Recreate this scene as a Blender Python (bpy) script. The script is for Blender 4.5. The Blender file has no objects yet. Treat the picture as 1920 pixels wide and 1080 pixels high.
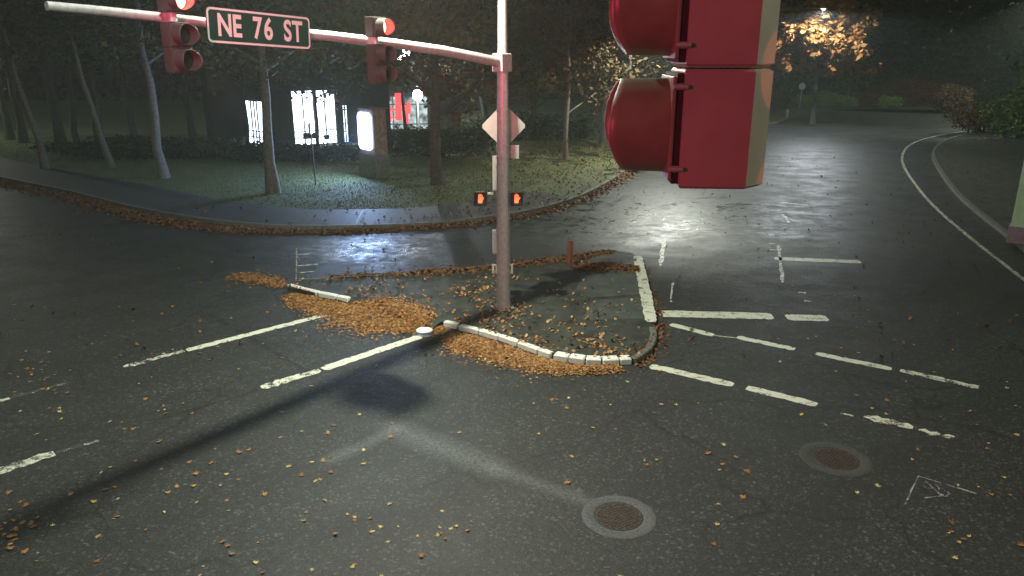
import bpy, bmesh, math, random
import numpy as np
from mathutils import Vector, Matrix

S = bpy.context.scene
COL = S.collection
random.seed(7)
rng = np.random.default_rng(7)

# ------------------------------------------------------------------ camera
F, CAMH = 1400.0, 6.3
TILT = math.atan(435 / F)
cs, sn = math.cos(TILT), math.sin(TILT)
cd = bpy.data.cameras.new('camera')
cd.sensor_width = 36.0
cd.lens = 36.0 * F / 1920
cd.clip_start, cd.clip_end = 0.05, 2000
cam = bpy.data.objects.new('camera', cd)
cam.location = (0, 0, CAMH)
cam.rotation_euler = (math.pi / 2 - TILT, 0, 0)
COL.objects.link(cam)
S.camera = cam

# ------------------------------------------------------------------ night sky, exposure
w = bpy.data.worlds.new('World')
S.world = w
w.use_nodes = True
wn = w.node_tree.nodes
sky = wn.new('ShaderNodeTexSky')
sky.sky_type = 'NISHITA'
sky.sun_disc = False
sky.sun_elevation = math.radians(-4)
sky.sun_rotation = math.radians(120)
bgd = wn['Background']
mixs = wn.new('ShaderNodeMixRGB')
mixs.inputs[0].default_value = 0.92
mixs.inputs[2].default_value = (0.098, 0.118, 0.095, 1)      # city glow under low cloud
w.node_tree.links.new(sky.outputs[0], mixs.inputs[1])
w.node_tree.links.new(mixs.outputs[0], bgd.inputs[0])
bgd.inputs[1].default_value = 0.66
S.view_settings.view_transform = 'Standard'
S.view_settings.look = 'None'
S.view_settings.exposure = 0.0
S.view_settings.gamma = 1.0
S.view_settings.use_curve_mapping = False
S.cycles.use_denoising = True
S.cycles.max_bounces = 6
S.cycles.diffuse_bounces = 2
S.cycles.glossy_bounces = 3
S.cycles.transparent_max_bounces = 6
S.cycles.sample_clamp_indirect = 3.0
S.cycles.caustics_reflective = False
S.cycles.caustics_refractive = False


HAZE = .0011
S.cycles.volume_bounces = 0


# ------------------------------------------------------------------ helpers
def at(px, py, z=0.0):
    """the point of the plane z where the photograph's pixel lies, in metres"""
    u, v = (px - 960) / F, (540 - py) / F
    d = (u, cs + v * sn, v * cs - sn)
    t = (z - CAMH) / d[2]
    return (d[0] * t, d[1] * t)


def tag(o, label=None, cat=None, group=None, kind=None):
    if label: o['label'] = label
    if cat: o['category'] = cat
    if group: o['group'] = group
    if kind: o['kind'] = kind
    return o


def empty(name, loc, rz=0.0, label=None, cat=None, group=None):
    o = bpy.data.objects.new(name, None)
    o.empty_display_size = 0.2
    o.location = loc
    o.rotation_euler = (0, 0, rz)
    COL.objects.link(o)
    return tag(o, label, cat, group)


class MB:
    """collects shapes, then links them as ONE mesh object"""
    def __init__(self):
        self.v, self.f, self.sm = [], [], []

    def add(self, vs, fs, smooth=False):
        b = len(self.v)
        self.v += [tuple(p) for p in vs]
        self.f += [tuple(i + b for i in f) for f in fs]
        self.sm += [smooth] * len(fs)
        return self

    def box(self, c, s, rz=0.0, bev=0.0):
        hx, hy, hz = s[0] / 2, s[1] / 2, s[2] / 2
        if bev > 0:
            b = min(bev, hx * .45, hy * .45, hz * .45)
            prof = [(-hz, b), (-hz + b, 0), (hz - b, 0), (hz, b)]
            ca, sa = math.cos(rz), math.sin(rz)
            vs = []
            for z, k in prof:
                x, y = hx - k, hy - k
                q = [(-x + b, -y), (x - b, -y), (x, -y + b), (x, y - b), (x - b, y), (-x + b, y), (-x, y - b), (-x, -y + b)]
                vs += [(c[0] + a * ca - e * sa, c[1] + a * sa + e * ca, c[2] + z) for a, e in q]
            fs = [tuple(range(7, -1, -1)), tuple(range(24, 32))]
            for r in range(3):
                for i in range(8):
                    j = (i + 1) % 8
                    fs.append((r * 8 + i, r * 8 + j, r * 8 + 8 + j, r * 8 + 8 + i))
            return self.add(vs, fs)
        ca, sa = math.cos(rz), math.sin(rz)
        vs = []
        for z in (-hz, hz):
            for x, y in ((-hx, -hy), (hx, -hy), (hx, hy), (-hx, hy)):
                vs.append((c[0] + x * ca - y * sa, c[1] + x * sa + y * ca, c[2] + z))
        return self.add(vs, [(3, 2, 1, 0), (4, 5, 6, 7), (0, 1, 5, 4), (1, 2, 6, 5), (2, 3, 7, 6), (3, 0, 4, 7)])

    def tube(self, pts, rad, n=10, cap=True, smooth=True):
        pts = [Vector(p) for p in pts]
        if not hasattr(rad, '__len__'): rad = [rad] * len(pts)
        vs, fs = [], []
        ref = None
        for i, p in enumerate(pts):
            d = (pts[min(i + 1, len(pts) - 1)] - pts[max(i - 1, 0)]).normalized()
            if ref is None:
                ref = Vector((0, 0, 1)) if abs(d.z) < .9 else Vector((1, 0, 0))
            x = d.cross(ref).normalized()
            ref = x.cross(d).normalized()
            for k in range(n):
                a = 2 * math.pi * k / n
                vs.append(p + (x * math.cos(a) + ref * math.sin(a)) * rad[i])
        for i in range(len(pts) - 1):
            for k in range(n):
                l = (k + 1) % n
                fs.append((i * n + k, i * n + l, i * n + n + l, i * n + n + k))
        self.add(vs, fs, smooth)
        if cap:
            self.add(vs[:n], [tuple(range(n))])
            self.add(vs[-n:], [tuple(range(n - 1, -1, -1))])
        return self

    def prism(self, poly, z0, z1):
        n = len(poly)
        vs = [(p[0], p[1], z0) for p in poly] + [(p[0], p[1], z1) for p in poly]
        return self.add(vs, [tuple(range(n - 1, -1, -1)), tuple(range(n, 2 * n))] +
                        [(i, (i + 1) % n, n + (i + 1) % n, n + i) for i in range(n)])

    def disc(self, c, r, n=24, axis='z', flip=False):
        vs = []
        for k in range(n):
            a = 2 * math.pi * k / n
            if axis == 'z': vs.append((c[0] + r * math.cos(a), c[1] + r * math.sin(a), c[2]))
            else: vs.append((c[0] + r * math.cos(a), c[1], c[2] + r * math.sin(a)))
        f = tuple(range(n))
        return self.add(vs, [f[::-1] if flip else f])

    def build(self, name, m, parent=None, kind=None):
        me = bpy.data.meshes.new(name)
        me.from_pydata(self.v, [], self.f)
        me.polygons.foreach_set('use_smooth', self.sm)
        me.materials.append(m)
        me.update()
        o = bpy.data.objects.new(name, me)
        COL.objects.link(o)
        if parent: o.parent = parent
        if kind: o['kind'] = kind
        return o


def fan_mesh(name, V, N, m, parent=None, kind=None):
    """V: (k, N, 3) polygons of N corners each, as one mesh"""
    k = V.shape[0]
    me = bpy.data.meshes.new(name)
    me.vertices.add(k * N)
    me.vertices.foreach_set('co', V.reshape(-1).astype(np.float32))
    me.loops.add(k * N)
    me.loops.foreach_set('vertex_index', np.arange(k * N, dtype=np.int32))
    me.polygons.add(k)
    me.polygons.foreach_set('loop_start', np.arange(0, k * N, N, dtype=np.int32))
    me.polygons.foreach_set('loop_total', np.full(k, N, dtype=np.int32))
    me.materials.append(m)
    me.update(calc_edges=True)
    o = bpy.data.objects.new(name, me)
    COL.objects.link(o)
    if parent: o.parent = parent
    if kind: o['kind'] = kind
    return o


def sheet(name, poly, z, m, kind='structure', parent=None):
    bm = bmesh.new()
    f = bm.faces.new([bm.verts.new((p[0], p[1], z)) for p in poly])
    bmesh.ops.triangulate(bm, faces=[f])
    bmesh.ops.recalc_face_normals(bm, faces=bm.faces)
    for f in bm.faces:
        if f.normal.z < 0: f.normal_flip()
    me = bpy.data.meshes.new(name)
    bm.to_mesh(me); bm.free()
    me.materials.append(m)
    o = bpy.data.objects.new(name, me)
    COL.objects.link(o)
    if parent: o.parent = parent
    if kind: o['kind'] = kind
    return o


def slab(name, poly, z0, z1, m, kind='structure'):
    """a sheet with a skirt down to z0"""
    o = sheet(name, poly, z1, m, kind)
    bm = bmesh.new(); bm.from_mesh(o.data)
    edges = [e for e in bm.edges if e.is_boundary]
    r = bmesh.ops.extrude_edge_only(bm, edges=edges)
    for v in r['geom']:
        if isinstance(v, bmesh.types.BMVert): v.co.z = z0
    bm.to_mesh(o.data); bm.free()
    return o


def smooth_line(pts, step=0.5):
    """Catmull-Rom through the points"""
    P = [np.array(p, float) for p in pts]
    P = [2 * P[0] - P[1]] + P + [2 * P[-1] - P[-2]]
    out = []
    for i in range(1, len(P) - 2):
        n = max(2, int(np.linalg.norm(P[i + 1] - P[i]) / step))
        for k in range(n):
            t = k / n
            out.append(tuple(0.5 * ((2 * P[i]) + (-P[i - 1] + P[i + 1]) * t + (2 * P[i - 1] - 5 * P[i] + 4 * P[i + 1] - P[i + 2]) * t * t
                             + (-P[i - 1] + 3 * P[i] - 3 * P[i + 1] + P[i + 2]) * t ** 3)))
    out.append(tuple(P[-2]))
    return out


def offset(line, d):
    """the polyline moved d to its left"""
    L = np.array(line)
    g = np.gradient(L, axis=0)
    g /= np.linalg.norm(g, axis=1)[:, None] + 1e-9
    for _ in range(3):
        g[1:-1] = (g[:-2] + g[1:-1] + g[2:]) / 3
    g /= np.linalg.norm(g, axis=1)[:, None] + 1e-9
    return [tuple(p) for p in L + np.stack([-g[:, 1], g[:, 0]], 1) * d]


def inside(px, py, poly):
    px = np.asarray(px); py = np.asarray(py)
    r = np.zeros(px.shape, bool)
    n = len(poly)
    for i in range(n):
        x0, y0 = poly[i][:2]; x1, y1 = poly[(i + 1) % n][:2]
        c = (y0 > py) != (y1 > py)
        r ^= c & (px < (x1 - x0) * (py - y0) / (y1 - y0 + 1e-12) + x0)
    return r


# ------------------------------------------------------------------ materials
class NT:
    def __init__(self, name):
        self.m = bpy.data.materials.new(name)
        self.m.use_nodes = True
        self.t = self.m.node_tree
        self.b = self.t.nodes['Principled BSDF']

    def n(self, typ, **kw):
        o = self.t.nodes.new(typ)
        for k, v in kw.items(): setattr(o, k, v)
        return o

    def link(self, a, b): self.t.links.new(a, b)

    def math(self, op, a, b=None, clamp=False):
        o = self.n('ShaderNodeMath', operation=op); o.use_clamp = clamp
        for i, x in enumerate((a, b)):
            if x is None: continue
            if isinstance(x, (int, float)): o.inputs[i].default_value = x
            else: self.link(x, o.inputs[i])
        return o.outputs[0]

    def noise(self, scale, detail=4, rough=.55, vec=None):
        o = self.n('ShaderNodeTexNoise')
        o.inputs['Scale'].default_value = scale
        o.inputs['Detail'].default_value = detail
        o.inputs['Roughness'].default_value = rough
        self.link(vec if vec is not None else self.pos(), o.inputs['Vector'])
        return o.outputs[0]

    def pos(self):
        if not hasattr(self, '_p'): self._p = self.n('ShaderNodeTexCoord').outputs['Object']
        return self._p

    def ramp(self, fac, stops):
        o = self.n('ShaderNodeValToRGB')
        e = o.color_ramp.elements
        while len(e) < len(stops): e.new(.5)
        for q, (p, c) in zip(e, stops):
            q.position = p
            q.color = (c, c, c, 1) if isinstance(c, (int, float)) else (*c, 1)
        self.link(fac, o.inputs[0])
        return o.outputs[0]

    def mix(self, fac, a, b, blend='MIX'):
        o = self.n('ShaderNodeMixRGB', blend_type=blend)
        for i, x in enumerate((fac, a, b)):
            if isinstance(x, (int, float)): o.inputs[i].default_value = x if i == 0 else (x, x, x, 1)
            elif isinstance(x, tuple): o.inputs[i].default_value = (*x, 1)
            else: self.link(x, o.inputs[i])
        return o.outputs[0]

    def base(self, c):
        if isinstance(c, tuple): self.b.inputs['Base Color'].default_value = (*c, 1)
        else: self.link(c, self.b.inputs['Base Color'])

    def rough(self, r):
        if isinstance(r, (int, float)): self.b.inputs['Roughness'].default_value = r
        else: self.link(r, self.b.inputs['Roughness'])

    def bump(self, h, strength=.3, dist=.02):
        o = self.n('ShaderNodeBump')
        o.inputs['Strength'].default_value = strength
        o.inputs['Distance'].default_value = dist
        self.link(h, o.inputs['Height'])
        self.link(o.outputs[0], self.b.inputs['Normal'])

    def seg(self, p0, p1):
        """distance on the ground from the segment p0-p1"""
        sx = self.n('ShaderNodeVectorMath', operation='SUBTRACT')
        self.link(self.pos(), sx.inputs[0]); sx.inputs[1].default_value = (p0[0], p0[1], 0)
        d = Vector((p1[0] - p0[0], p1[1] - p0[1], 0))
        dt = self.n('ShaderNodeVectorMath', operation='DOT_PRODUCT')
        self.link(sx.outputs[0], dt.inputs[0]); dt.inputs[1].default_value = d / d.length_squared
        t = self.math('ADD', dt.outputs['Value'], 0, True)
        sc = self.n('ShaderNodeVectorMath', operation='SCALE')
        sc.inputs[0].default_value = d; self.link(t, sc.inputs['Scale'])
        df = self.n('ShaderNodeVectorMath', operation='DISTANCE')
        self.link(sx.outputs[0], df.inputs[0]); self.link(sc.outputs[0], df.inputs[1])
        return df.outputs['Value']


def simple(name, col, rough=.6, var=.25, scale=8.0, bump=0.0, metal=0.0, emit=None, estr=0.0):
    k = NT(name)
    nz = k.noise(scale, 5)
    a = tuple(c * (1 - var) for c in col); b = tuple(min(1, c * (1 + var)) for c in col)
    k.base(k.ramp(nz, [(.3, a), (.7, b)]))
    k.rough(rough)
    k.b.inputs['Metallic'].default_value = metal
    if bump: k.bump(nz, bump, .01)
    if emit:
        k.b.inputs['Emission Color'].default_value = (*emit, 1)
        k.b.inputs['Emission Strength'].default_value = estr
    return k.m


def glow(name, col, strength):
    k = NT(name)
    k.base((.05, .05, .05))
    k.b.inputs['Emission Color'].default_value = (*col, 1)
    k.b.inputs['Emission Strength'].default_value = strength
    k.m.cycles.emission_sampling = 'AUTO'
    return k.m


def leafmat(name, cols, rough=.8, per='island'):
    k = NT(name)
    if per == 'island':
        r = k.n('ShaderNodeNewGeometry').outputs['Random Per Island']
    else:
        r = k.n('ShaderNodeObjectInfo').outputs['Random']
    n = len(cols)
    c = k.ramp(r, [(i / max(1, n - 1), q) for i, q in enumerate(cols)])
    c2 = k.mix(k.math('MULTIPLY', k.noise(40, 2), .5), c, tuple(.5 * x for x in cols[0]))
    k.base(c2)
    k.rough(rough)
    k.b.inputs['Specular IOR Level'].default_value = .18
    return k.m


def asphalt():
    k = NT('wet_asphalt')
    fine = k.noise(34, 4, .75)
    mid = k.noise(7, 4, .6)
    big = k.noise(.22, 4, .55)
    vor = k.n('ShaderNodeTexVoronoi'); vor.inputs['Scale'].default_value = 28
    k.link(k.pos(), vor.inputs['Vector'])
    stone = k.n('ShaderNodeSeparateColor'); k.link(vor.outputs['Color'], stone.inputs[0])
    c = k.ramp(fine, [(.36, (.005, .0055, .005)), (.5, (.021, .0222, .020)), (.66, (.10, .101, .093))])
    c = k.mix(.38, c, k.ramp(stone.outputs[0], [(0, (.02, .021, .021)), (.7, (.035, .035, .033)), (.92, (.10, .10, .095)), (1, (.26, .26, .25))]))
    c = k.mix(k.ramp(big, [(.35, 0), (.65, .55)]), c, k.mix(1.0, c, (.62, .64, .62), 'MULTIPLY'))
    c = k.mix(k.ramp(mid, [(.3, .25), (.7, 0)]), c, (.02, .02, .02))
    # fine cracking
    dw = k.n('ShaderNodeVectorMath', operation='ADD')
    nv = k.n('ShaderNodeTexNoise'); nv.inputs['Scale'].default_value = .9; nv.inputs['Detail'].default_value = 5
    k.link(k.pos(), nv.inputs['Vector'])
    k.link(k.pos(), dw.inputs[0]); k.link(nv.outputs['Color'], dw.inputs[1])
    v2 = k.n('ShaderNodeTexVoronoi', feature='DISTANCE_TO_EDGE'); v2.inputs['Scale'].default_value = .28
    k.link(dw.outputs[0], v2.inputs['Vector'])
    c = k.mix(k.math('MULTIPLY', k.ramp(v2.outputs['Distance'], [(.0, .85), (.011, 0)]), k.ramp(k.noise(.35, 2), [(.40, 0), (.55, 1)])), c, (.008, .008, .008))
    # worn paler and darker tracks along the two approaches
    wv = k.n('ShaderNodeTexWave'); wv.inputs['Scale'].default_value = .17; wv.inputs['Distortion'].default_value = 1.2; wv.inputs['Detail'].default_value = 3
    mpw = k.n('ShaderNodeMapping'); mpw.inputs['Rotation'].default_value = (0, 0, .9)
    k.link(k.pos(), mpw.inputs['Vector']); k.link(mpw.outputs[0], wv.inputs['Vector'])
    c = k.mix(k.math('MULTIPLY', wv.outputs['Fac'], .28), c, (.018, .018, .018))
    # old dry trench lines, pale, running to the manhole
    wob = k.math('MULTIPLY', k.noise(1.3, 3), .5)
    for p0, p1, wd in ((at(620, 862), at(742, 805), .17), (at(745, 805), at(925, 878), .27), (at(925, 878), at(1098, 938), .17)):
        d = k.math('ADD', k.seg(p0, p1), k.math('MULTIPLY', wob, .45))
        m = k.math('MULTIPLY', k.ramp(d, [(wd * .5, .75), (wd * 2.0, 0)]), k.ramp(k.noise(16, 4, .7), [(.36, .15), (.62, 1)]))
        c = k.mix(m, c, k.mix(fine, (.07, .075, .08), (.22, .225, .23)))
    # sealed cracks, dark
    for p0, p1 in ((at(395, 590), at(590, 705)), (at(300, 785), at(480, 733)), (at(1265, 560), at(1295, 430)), (at(1250, 330), at(1620, 300)),
                   (at(1470, 500), at(1440, 380))):
        d = k.math('ADD', k.seg(p0, p1), k.math('MULTIPLY', k.math('SUBTRACT', k.noise(2.2, 3), .5), .35))
        d = k.math('ABSOLUTE', d)
        c = k.mix(k.ramp(d, [(.015, .8), (.06, 0)]), c, (.012, .012, .012))
    k.base(c)
    sep = k.n('ShaderNodeSeparateXYZ'); k.link(k.pos(), sep.inputs[0])
    # wetter towards the back of the junction
    mp = k.n('ShaderNodeMapRange'); mp.inputs['From Min'].default_value = 15; mp.inputs['From Max'].default_value = 30
    k.link(sep.outputs[1], mp.inputs['Value'])
    st = k.n('ShaderNodeMapping'); st.inputs['Scale'].default_value = (.8, 1.0, 1)
    k.link(k.pos(), st.inputs['Vector'])
    patch = k.noise(.8, 8, .72, st.outputs[0])
    wet = k.math('MULTIPLY', k.ramp(patch, [(.38, .1), (.6, 1)]), k.math('ADD', k.math('MULTIPLY', mp.outputs[0], .30), .2))
    # standing water: the low stretch behind the island and the hollow left of the pole
    for p0, p1, wd, top in ((at(1100, 405), at(1330, 400), 7.5, .95), (at(655, 470), at(722, 470), 3.4, .92), (at(1440, 262), at(1580, 262), 9.0, .62)):
        d = k.math('ADD', k.seg(p0, p1), k.math('MULTIPLY', k.math('SUBTRACT', k.noise(.5, 4), .5), wd * .9))
        wet = k.math('MAXIMUM', wet, k.math('MULTIPLY', k.ramp(k.math('DIVIDE', d, wd), [(.3, top), (1.0, 0)]), k.ramp(k.math('ADD', k.math('MULTIPLY', patch, .5), k.math('MULTIPLY', k.noise(2.4, 6, .7), .5)), [(.44, .12), (.56, 1)])))
    r = k.mix(wet, .60, .15)
    k.rough(k.mix(k.math('MULTIPLY', fine, .3), r, .75))
    k.b.inputs['Specular IOR Level'].default_value = .42
    bs = k.math('ADD', k.math('MULTIPLY', fine, .7), k.math('MULTIPLY', mid, .6))
    k.bump(k.math('ADD', bs, k.math('MULTIPLY', k.noise(2.4, 6, .7), 2.4)), .34, .03)
    return k.m


def grass_ground():
    k = NT('grass_ground')
    big = k.noise(.35, 5, .6)
    fine = k.noise(14, 4, .7)
    c = k.mix(big, (.065, .095, .03), (.12, .15, .055))
    c = k.mix(k.ramp(fine, [(.35, .6), (.65, 0)]), c, (.03, .028, .014))
    k.base(c); k.rough(.85); k.bump(fine, .6, .06)
    return k.m


def paint(name, wear, col=(.74, .74, .62)):
    k = NT(name)
    e = k.noise(5, 6, .7)
    f = k.noise(38, 3, .7)
    s = k.math('ADD', k.math('MULTIPLY', e, .65), k.math('MULTIPLY', f, .35))
    msk = k.ramp(s, [(wear, 0), (wear + .05, 1)])
    c = k.mix(msk, (.05, .05, .047), k.mix(f, tuple(x * .72 for x in col), col))
    k.base(c); k.rough(.5); k.bump(s, .25, .01)
    return k.m


M = {}
M['asphalt'] = asphalt()
M['grass'] = grass_ground()
M['blade'] = leafmat('grass_blade', [(.075, .11, .035), (.12, .165, .055), (.165, .175, .08)], .6)
M['soil'] = simple('leafy_soil', (.030, .029, .017), .95, .7, 2.2, .6)
M['path'] = simple('damp_path', (.04, .041, .04), .64, .4, 5, .12)
M['kerb'] = simple('grey_kerb', (.12, .115, .10), .65, .3, 6, .2)
M['paint'] = paint('road_paint', .41)
M['paint_worn'] = paint('worn_road_paint', .455)
M['paint_fade'] = paint('faded_road_paint', .47)
M['paint_gone'] = paint('vanishing_road_paint', .55)
M['spray'] = paint('utility_spray', .47, (.38, .38, .36))
M['white_kerb'] = paint('white_kerb_paint', .34, (.85, .84, .8))
M['concrete'] = simple('wet_concrete', (.06, .066, .062), .6, .3, 3, .12)
M['island'] = simple('island_surface', (.035, .037, .03), .62, .55, 2.5, .4)
M['pole'] = simple('galvanised_pole', (.56, .53, .53), .48, .18, 14, .05, .2)
M['housing'] = simple('tan_housing', (.30, .268, .225), .42, .12, 5, .03)
M['visor'] = simple('visor_enamel', (.19, .195, .125), .4, .15, 9, .03)
M['black'] = simple('black_plastic', (.018, .018, .018), .5, .3, 9)
M['gasket'] = simple('rubber_gasket', (.02, .022, .02), .8, .2, 9)
M['dark_housing'] = simple('dark_housing', (.06, .054, .05), .5, .15, 9, .03)
M['latch'] = simple('latch_metal', (.55, .52, .5), .4, .2, 12, 0, .5)
M['sign_back'] = simple('sign_back_aluminium', (.45, .44, .40), .45, .12, 6, .02, .3)
M['sign_green'] = simple('street_sign_green', (.012, .06, .04), .4, .15, 4)
M['sign_white'] = simple('street_sign_white', (.82, .80, .76), .45, .06, 4)
M['bark'] = simple('bark', (.11, .09, .07), .85, .5, 9, .8)
M['bark_dark'] = simple('dark_bark', (.05, .042, .034), .9, .5, 7, .8)
M['bark_pale'] = simple('pale_bark', (.13, .118, .10), .8, .45, 10, .7)
M['dark_leaf'] = leafmat('dark_foliage', [(.035, .055, .02), (.06, .08, .03), (.09, .085, .035), (.12, .07, .03)])
M['brown_leaf'] = leafmat('brown_foliage', [(.07, .04, .018), (.12, .06, .022), (.065, .065, .025), (.15, .065, .025)])
M['orange_leaf'] = leafmat('orange_foliage', [(.34, .12, .03), (.42, .18, .05), (.20, .12, .04), (.52, .27, .10)])
M['green_leaf'] = leafmat('fresh_foliage', [(.07, .13, .025), (.11, .20, .04), (.16, .22, .06)])
M['red_leaf'] = leafmat('dark_red_foliage', [(.08, .018, .018), (.13, .025, .022), (.05, .03, .015)])
M['bush_leaf'] = leafmat('clipped_bush_foliage', [(.10, .17, .03), (.15, .24, .05), (.20, .26, .07)])
M['hedge_leaf'] = leafmat('hedge_foliage', [(.018, .03, .012), (.03, .045, .018), (.04, .05, .02)])
M['conifer'] = leafmat('conifer_needles', [(.014, .028, .016), (.025, .045, .025), (.02, .03, .015)])
M['far_leaf'] = leafmat('far_wood_foliage', [(.03, .05, .022), (.05, .065, .03), (.07, .06, .03)])
M['fall_orange'] = leafmat('fallen_orange', [(.36, .15, .045), (.46, .23, .08), (.24, .10, .04), (.46, .30, .12), (.30, .12, .06)], .5, 'object')
M['fall_yellow'] = leafmat('fallen_yellow', [(.55, .40, .12), (.60, .50, .22), (.50, .33, .10)], .45, 'object')
M['fall_heap'] = leafmat('leaf_heap', [(.34, .13, .04), (.52, .25, .085), (.13, .06, .028), (.54, .35, .15), (.20, .10, .045), (.44, .19, .065), (.11, .055, .028), (.32, .16, .07)], .5)
M['fall_gutter'] = leafmat('gutter_leaves', [(.17, .065, .028), (.23, .10, .04), (.10, .042, .022), (.21, .13, .045)], .6)
M['lamp_grey'] = simple('lamp_grey', (.2, .2, .2), .5, .1, 6)
M['lamp_lens'] = glow('lamp_lens', (1, 1, .96), 60)
M['wall'] = simple('building_wall', (.035, .034, .03), .8, .2, 2, .1)
M['wall_pale'] = simple('pale_ledge', (.5, .5, .47), .6, .15, 3)
M['mullion'] = simple('dark_mullion', (.03, .03, .03), .5, .1, 4)
def lit_glass(name, col, lo, hi, sc):
    k = NT(name)
    k.base((.03, .03, .03)); k.rough(.1)
    br = k.n('ShaderNodeTexBrick'); br.inputs['Scale'].default_value = sc; br.inputs['Mortar Size'].default_value = .03
    k.link(k.pos(), br.inputs['Vector'])
    f = k.math('MULTIPLY', k.ramp(k.noise(1.6, 4, .6), [(.34, lo), (.58, 1)]), hi)
    k.b.inputs['Emission Color'].default_value = (*col, 1)
    k.link(f, k.b.inputs['Emission Strength'])
    return k.m


M['window_lit'] = lit_glass('lit_window', (.66, .80, 1.0), .40, 8.0, .7)
M['panel_lit'] = glow('lit_sign_panel', (.42, .58, 1.0), 11.0)
M['masonry'] = simple('sign_masonry', (.26, .17, .14), .75, .35, 5, .4)
M['masonry_grey'] = simple('sign_masonry_grey', (.15, .14, .13), .75, .35, 5, .4)
M['red_glow'] = glow('red_neon', (1, .06, .07), 1.6)
M['pale_glow'] = lit_glass('dim_window', (.75, .9, .9), .05, .9, 1.2)
M['manhole_iron'] = simple('manhole_iron', (.06, .045, .038), .55, .5, 30, .5, .3)
M['collar'] = simple('manhole_collar', (.082, .086, .088), .72, .45, 30, .3)
M['collar_dark'] = simple('manhole_collar_dark', (.045, .048, .044), .7, .45, 30, .3)
M['marker'] = simple('marker_post_red', (.17, .06, .035), .5, .25, 8)
M['marker_pale'] = simple('marker_post_pale', (.50, .38, .24), .5, .2, 8)
M['green_post'] = simple('green_white_post', (.34, .47, .29), .5, .1, 4)
M['purple_post'] = simple('purple_base', (.20, .12, .17), .6, .2, 6)
M['lens_off'] = simple('unlit_lens', (.02, .03, .025), .15, .2, 6)
def red_lens():
    k = NT('red_lens')
    k.base((.05, .01, .01))
    g = k.n('ShaderNodeTexCoord').outputs['Object']
    sp = k.n('ShaderNodeSeparateXYZ'); k.link(g, sp.inputs[0])
    # the LED cluster is hottest in the middle of the dome (deepest point of the lens)
    f = k.ramp(k.math('MULTIPLY', k.math('ADD', sp.outputs[1], .166), 26), [(0, 1), (.55, .35), (1, .12)])
    k.b.inputs['Emission Color'].default_value = (1, .10, .07, 1)
    k.link(k.math('MULTIPLY', f, 55), k.b.inputs['Emission Strength'])
    return k.m


M['lens_red'] = red_lens()
M['hand_glow'] = glow('hand_glow', (1, .13, .04), 2.6)
M['button_blue'] = simple('traffic_button_side', (.30, .32, .5), .5, .1, 5)
M['button_white'] = simple('traffic_button_white', (.88, .88, .86), .4, .05, 5)


def spot(name, loc, aim, power, col, angle, blend, radius, parent=None):
    l = bpy.data.lights.new(name, 'SPOT')
    l.energy = power; l.color = col; l.spot_size = math.radians(angle); l.spot_blend = blend
    l.shadow_soft_size = radius
    o = bpy.data.objects.new(name, l)
    o.rotation_euler = (Vector(aim) - Vector(loc)).to_track_quat('-Z', 'Y').to_euler()
    o.location = loc
    COL.objects.link(o)
    if parent:
        o.parent = parent
        o.matrix_parent_inverse = Matrix.Translation(parent.location).inverted() if parent.rotation_euler[2] == 0 else parent.matrix_basis.inverted()
    return o


# ------------------------------------------------------------------ ground, road, lawn
sheet('ground', [(-190, -60), (210, -60), (210, 140), (-190, 140)], -.06, M['soil'])
sheet('road', [(-130, -40), (130, -40), (130, 115), (-130, 115)], 0, M['asphalt'])

kerb_px = [(-420, 262), (-200, 292), (0, 336), (130, 363), (250, 393), (380, 416), (480, 426), (560, 430), (700, 428), (800, 424), (900, 414),
           (1000, 398), (1080, 375), (1140, 345), (1190, 312), (1240, 284), (1310, 260), (1390, 243), (1455, 231)]
KERB = smooth_line([at(*p) for p in kerb_px], .6)
lawn_poly = KERB + [at(1480, 222), (20, 112), (-125, 112), (-125, KERB[0][1])]
slab('lawn', lawn_poly, -.02, .13, M['grass'])


def strip_mesh(name, line, d0, d1, z0, z1, m, kind='structure', jit=0.0, parent=None):
    """a raised strip along a line between two offsets"""
    A, B = offset(line, d0), offset(line, d1)
    if jit:
        A = [(p[0] + random.gauss(0, jit), p[1] + random.gauss(0, jit)) for p in A]
        B = [(p[0] + random.gauss(0, jit), p[1] + random.gauss(0, jit)) for p in B]
    n = len(line)
    mb = MB()
    vs = []
    for a, b in zip(A, B):
        vs += [(a[0], a[1], z0), (a[0], a[1], z1), (b[0], b[1], z1), (b[0], b[1], z0)]
    fs = []
    for i in range(n - 1):
        o = i * 4
        fs += [(o, o + 4, o + 5, o + 1), (o + 1, o + 5, o + 6, o + 2), (o + 2, o + 6, o + 7, o + 3)]
    fs += [(0, 1, 2, 3), (n * 4 - 1, n * 4 - 2, n * 4 - 3, n * 4 - 4)]
    mb.add(vs, fs)
    return mb.build(name, m, parent, kind)


strip_mesh('lawn_kerb', KERB, .16, -.02, -.02, .145, M['kerb'])
# path along the kerb, running under the trees on the right
i1 = min(range(len(KERB)), key=lambda i: abs(KERB[i][0] - at(1080, 375)[0]))
PATHL = KERB[:i1 + 1]
strip_mesh('footpath', PATHL, .165, 3.1, .1, .142, M['path'])
# scored joints of the path: each slab edge a thin dark groove strip
gl = MB()
A, B = offset(PATHL, .2), offset(PATHL, 3.05)
acc = 0
for i in range(1, len(PATHL)):
    acc += math.dist(PATHL[i], PATHL[i - 1])
    if acc > 1.5:
        acc = 0
        a, b = Vector((*A[i], .1435)), Vector((*B[i], .1435))
        t = (b - a).normalized().cross(Vector((0, 0, 1))) * .012
        gl.add([a - t, a + t, b + t, b - t], [(0, 1, 2, 3)])
gl.build('footpath_joints', M['black'], None, 'structure')

slab('corner_pavement', [(-16, -40), (-15, .5), (-11, 4.2), (-4, 5.6), (4, 5.6), (9.5, 4.4), (13.5, 1.0), (15, -40)], -.02, .13, M['path'])
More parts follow.
